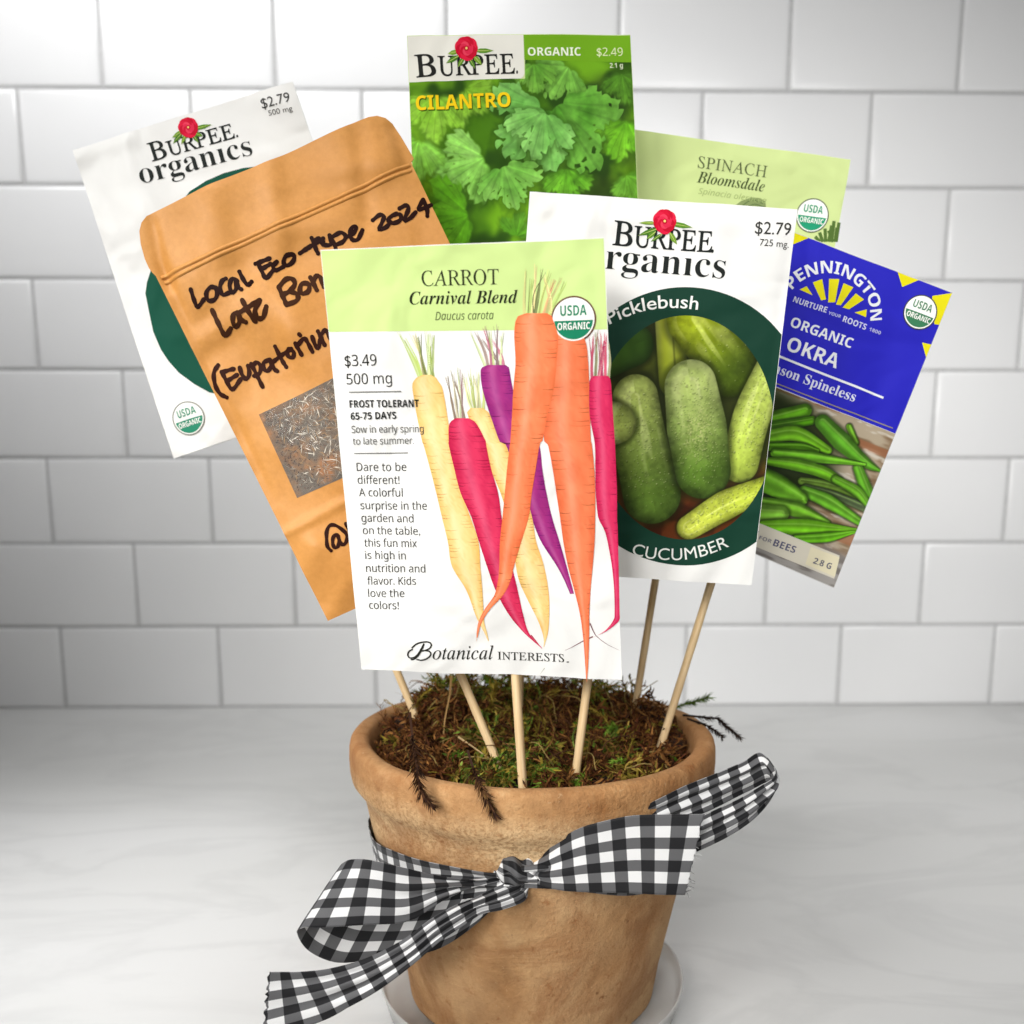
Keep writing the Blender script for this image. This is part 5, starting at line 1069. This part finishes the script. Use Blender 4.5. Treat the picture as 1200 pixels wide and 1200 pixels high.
('stroke','leaf_picture',[[[11.54,58.32],[15.14,61.11],[20.7,60.56]],[[13.09,57.23],[16.76,59.65],[21.66,59.01]]],0.57,(104,124,76),3),
('seal','organic_seal',[43.64,58.42],7.4,(34,150,110),(90,100,80),0)],
'loc': [0.08472,0.468,0.3121],'size': [113.12,168.07],'stick': [[-0.08,-203.44,1.23],[0.29,-71.3,-4.2]]}}

GROUP = "seed packets standing on wooden sticks in the pot"
STYLE = {
    'organics': (0.0016, 0.00045, 0.4, "white paper seed packet with dark green curve, tilted left behind the kraft pouch", PAPER, "seed_packet"),
    'cilantro': (0.0014, 0.00035, 1.3, "green seed packet with a photo of cilantro leaves, tallest at the back", PAPER_GREEN, "seed_packet"),
    'spinach': (0.0014, 0.00040, 2.2, "pale green spinach seed packet mostly hidden behind the cucumber packet", PAPER_GREEN, "seed_packet"),
    'okra': (0.0008, 0.00025, 3.1, "blue and yellow seed packet with a photo of okra pods, tilted right", PAPER_DULL, "seed_packet"),
    'kraft': (0.0042, 0.00100, 4.4, "brown kraft paper pouch with handwriting and a clear window showing seeds", KRAFT, "seed_pouch"),
    'cucumber': (0.0018, 0.00045, 5.2, "white seed packet with a photo of green cucumbers in a dark green ring", PAPER, "seed_packet"),
    'carrot': (0.0020, 0.00055, 6.0, "front white and pale green seed packet with drawings of coloured carrots", PAPER, "seed_packet"),
}
for key, (bul, wav, seed, label, mat, name) in STYLE.items():
    d = PACKETS[key]
    sh = Sheet(name, d, bul, wav, seed)
    tag(sh.root, label, "seed packet" if name == "seed_packet" else "seed pouch", GROUP)
    sh.envelope(d.get('outline') or d['corners'], mat, 'envelope' if name == 'seed_packet' else 'pouch')
    for it in d['items']:
        if it[0] == 'text': sh.text(*it[1:])
        elif it[0] == 'poly': sh.poly(*it[1:])
        elif it[0] == 'stroke': sh.stroke(*it[1:])
        elif it[0] == 'seal': sh.seal(*it[1:])
        elif it[0] == 'flower': sh.flower(*it[1:])
        elif it[0] == 'carrots': sh.carrots(*it[1:])
        elif it[0] == 'picture': sh.picture(*it[1:])
    sh.finish()
    sh.stick()
    if key == 'kraft':
        # the clear window, the chaff and seeds that show in it, the zip ridges
        q, F = fill(d['window'], 1.0)
        col = []
        for x, y in q:
            n1 = noise.noise(Vector((x * .12, y * .12, 3))) + .5 * noise.noise(Vector((x * .5, y * .5, 1)))
            c = np.array((92, 82, 70)) + (np.array((150, 98, 52)) - np.array((92, 82, 70))) * min(1, max(0, .22 + n1 * 1.3))
            col.append(c * (1 + .25 * noise.noise(Vector((x * 1.6, y * 1.6, 7)))))
        win = mesh_object('window', sh.put(q, 1), F, PRINT, sh.root, colors=linA(np.array(col)))
        V, FF, C = [], [], []; W = np.array(d['window']); lo, hi = W.min(0), W.max(0); rr = random.Random(11)
        P4 = [Vector(d['window'][i]) for i in (0, 2, 3, 5)]
        def bil(u, v): return P4[0].lerp(P4[1], u).lerp(P4[3].lerp(P4[2], u), v)
        for k in range(2100):
            u, v = rr.uniform(.02, .98), rr.uniform(.02, .98)
            if rr.random() < max(0, .9 - u * 5): kind = 'seed'
            else: kind = rr.choice(('fluff', 'fluff', 'fluff', 'seed', 'stem'))
            if kind == 'fluff' and noise.noise(Vector((u * 3, v * 3, 4))) < -.18: continue
            c0 = bil(u, v); a = rr.uniform(0, 6.28); L = {'fluff': rr.uniform(1.5, 4.5), 'seed': rr.uniform(.7, 1.5), 'stem': rr.uniform(2, 5)}[kind]; w = {'fluff': .10, 'seed': .26, 'stem': .20}[kind]
            dv = Vector((math.cos(a), math.sin(a))); nv = Vector((-dv.y, dv.x)); b = len(V)
            p = [c0 - dv * L / 2, c0 + nv * w, c0 + dv * L / 2, c0 - nv * w]
            if any(not inside(W, np.array([t.x]), np.array([t.y]))[0] for t in p): continue
            hz = rr.uniform(1.6, 4)
            V += list(sh.put(np.array([tuple(t) for t in p]), hz))
            cc = rr.choice({'fluff': [(168, 158, 140), (142, 134, 120), (196, 188, 170), (122, 112, 98)], 'seed': [(66, 42, 26), (88, 58, 36), (48, 32, 24)], 'stem': [(150, 116, 74), (120, 86, 54), (220, 212, 196)]}[kind])
            C += [lin(cc)] * 4; FF.append((b, b + 3, b + 2, b + 1))
        s2 = mesh_object('seeds', V, FF, PRINT, win, colors=np.array(C), smooth=False); s2['kind'] = 'stuff'
        mesh_object('film', sh.put(q, 6), F, FILM, win)
        for z_ in d['zip']:
            n = 60; p = catmull(z_, n); dd = np.gradient(p, axis=0); dd /= np.linalg.norm(dd, axis=1)[:, None]; nn = np.stack([-dd[:, 1], dd[:, 0]], 1)
            V, FF = [], []
            for t, hgt in ((-.9, 0.0), (-.45, .45), (0, .6), (.45, .45), (.9, 0.0)):
                v = sh.put(p + nn * t * 0.9, 1); v[:, 2] += hgt * 0.0009; V.append(v)
            V = np.concatenate(V)
            for r_ in range(4):
                for i in range(n - 1): FF.append((r_ * n + i, r_ * n + i + 1, (r_ + 1) * n + i + 1, (r_ + 1) * n + i))
            mesh_object('zip_ridge', V, FF, KRAFT, sh.root)

# ---------------------------------------------------------------- gingham ribbon
rib = bpy.data.objects.new("gingham_ribbon", None); COL.objects.link(rib); rib.location = (PX, PY, 0.08)
tag(rib, "black and white gingham ribbon tied in a bow round the terracotta pot", "ribbon")
RL = rib.location
def ribbon_strip(name, rails, u0=0.0, n=120, m=28, folds=None, fray=False):
    A = catmull([r[0] for r in rails], n); B = catmull([r[1] for r in rails], n)
    mid = (A + B) / 2; ln = np.concatenate([[0], np.cumsum(np.linalg.norm(np.diff(mid, axis=0), axis=1))])
    T = np.gradient(mid, axis=0); T /= np.linalg.norm(T, axis=1)[:, None] + 1e-12
    N = np.cross(T, B - A); N /= np.linalg.norm(N, axis=1)[:, None] + 1e-12
    V, UV, F = [], [], []
    W = 0.0255
    for i in range(n):
        w = np.linalg.norm(B[i] - A[i])
        for j in range(m + 1):
            v = j / m
            p = A[i] + (B[i] - A[i]) * v
            slack = max(0.0, 1 - w / W)                              # gathered cloth puckers
            p = p + N[i] * 0.0022 * slack * math.sin(v * 15 + ln[i] * 60 + (folds or 0)) * math.sin(math.pi * v) 
            p = p + N[i] * 0.0008 * math.sin(ln[i] * 140 + v * 3 + (folds or 0)) * (0.3 + abs(v - .5))
            if fray and i == n - 1: p = p + T[i] * random.uniform(-0.0008, 0.0006)
            V.append(tuple(p - np.array(RL))); UV.append((u0 + ln[i] / 0.0052, v * 7))
    for i in range(n - 1):
        for j in range(m):
            a = i * (m + 1) + j; F.append((a, a + 1, a + m + 2, a + m + 1))
    o = mesh_object(name, V, F, GINGHAM, rib, uvs=UV)
    md = o.modifiers.new("cloth thickness", 'SOLIDIFY'); md.thickness = 0.00035; md.offset = 0
    return o
RB = PACKETS['ribbon']
ribbon_strip('loop', RB['loop_l'], 0.3, folds=0.4)
ribbon_strip('loop', RB['loop_r'], 1.3, folds=1.9)
ribbon_strip('tail', RB['tail_l'], 0.7, folds=2.6, fray=True)
ribbon_strip('tail', RB['tail_r'], 0.2, folds=0.2, fray=True)
def build_frays():
    A, B = [np.array(p) for p in RB['tail_r'][-1]]; A0, B0 = [np.array(p) for p in RB['tail_r'][-2]]
    V, F, C = [], [], []
    for k in range(46):
        v = random.random() ** 0.8; p = A + (B - A) * v; d = (A - A0) * (1 - v) + (B - B0) * v; d /= np.linalg.norm(d)
        p = p - d * 0.0006; q = Vector(tuple(d)) + Vector((random.gauss(0, .25), random.gauss(0, .25), random.gauss(-.25, .3)))
        L = random.choice((0.0008, 0.0012, 0.0018, 0.0034 if v > .45 else 0.0014)); st = Vector(tuple(p)) - RL; pts = [st]
        for i in range(4): q = (q.normalized() + Vector((random.gauss(0, .2), random.gauss(0, .2), random.gauss(-.1, .2)))); pts.append(pts[-1] + q.normalized() * L / 4)
        tube_strip(V, F, C, pts, 0.00010, 0.00006, random.choice([(.75, .75, .75), (.8, .8, .8), (.06, .06, .065), (.5, .5, .5)]))
    mesh_object('frayed_edge', np.array([tuple(v) for v in V], np.float32), F, MOSS, rib, colors=np.array(C, np.float32), smooth=False)
build_frays()
def build_band():
    n, m = 220, 20; V, UV, F = [], [], []
    for i in range(n + 1):
        a = 2 * math.pi * i / n                                      # 0 at the knot, going round the pot
        f = (1 + math.cos(a)) / 2
        pinch = math.exp(-((min(a, 2 * math.pi - a)) / 0.50) ** 2)
        zc = 0.0815 + 0.012 * (0.5 - 0.5 * math.sin(a)) * (1 if a > math.pi else 0.5) - 0.0045 + 0.0133 * math.exp(-((min(a, 2 * math.pi - a)) / 0.75) ** 2); hw = 0.0126 * (1 - 0.62 * pinch)
        th = -math.pi / 2 - 0.10 - a
        for j in range(m + 1):
            v = j / m; z = zc + hw - 2 * hw * v
            r = pot_radius(z) + 0.0010 + 0.0020 * pinch * (0.5 + 0.5 * math.sin(v * 13 + a * 4)) + 0.0003 * math.sin(a * 14 + v * 4)
            V.append((PX + r * math.cos(th) - RL[0], PY + r * math.sin(th) - RL[1], z - RL[2])); UV.append((a * 0.075 / 0.0048, v * 7))
    for i in range(n):
        for j in range(m):
            k = i * (m + 1) + j; F.append((k, k + m + 1, k + m + 2, k + 1))
    o = mesh_object('band', V, F, GINGHAM, rib, uvs=UV)
    md = o.modifiers.new("cloth thickness", 'SOLIDIFY'); md.thickness = 0.0003; md.offset = 0
build_band()
def build_knot():
    c = Vector(KNOT); n, m = 48, 30; V, UV, F = [], [], []
    for i in range(n):
        a = 2 * math.pi * i / n
        for j in range(m + 1):
            t = j / m * 2 - 1
            prof = 0.30 + 0.70 * math.sqrt(max(0, 1 - t * t * 0.92))
            ry, rz = 0.0048 * prof, 0.0058 * prof
            wr = 0.0007 * math.sin(t * 7 + a * 2.0 + 1) + 0.0007 * math.sin(a * 4 + t * 5) * prof
            V.append((c.x - RL[0] + t * 0.0070 + 0.0018 * math.sin(a), c.y - RL[1] - (ry + wr) * math.cos(a), c.z - RL[2] + (rz + wr) * math.sin(a) - t * 0.0016))
            UV.append((t * 0.75 + 0.25 * math.sin(a), 1.2 + a * 2.55 + 1.2 * t))
    for i in range(n):
        for j in range(m):
            k = i * (m + 1) + j; k2 = ((i + 1) % n) * (m + 1) + j
            F.append((k, k2, k2 + 1, k + 1))
    mesh_object('knot', V, F, GINGHAM, rib, uvs=UV)
KNOT = (0.00134, 0.3615, 0.09808)
build_knot()
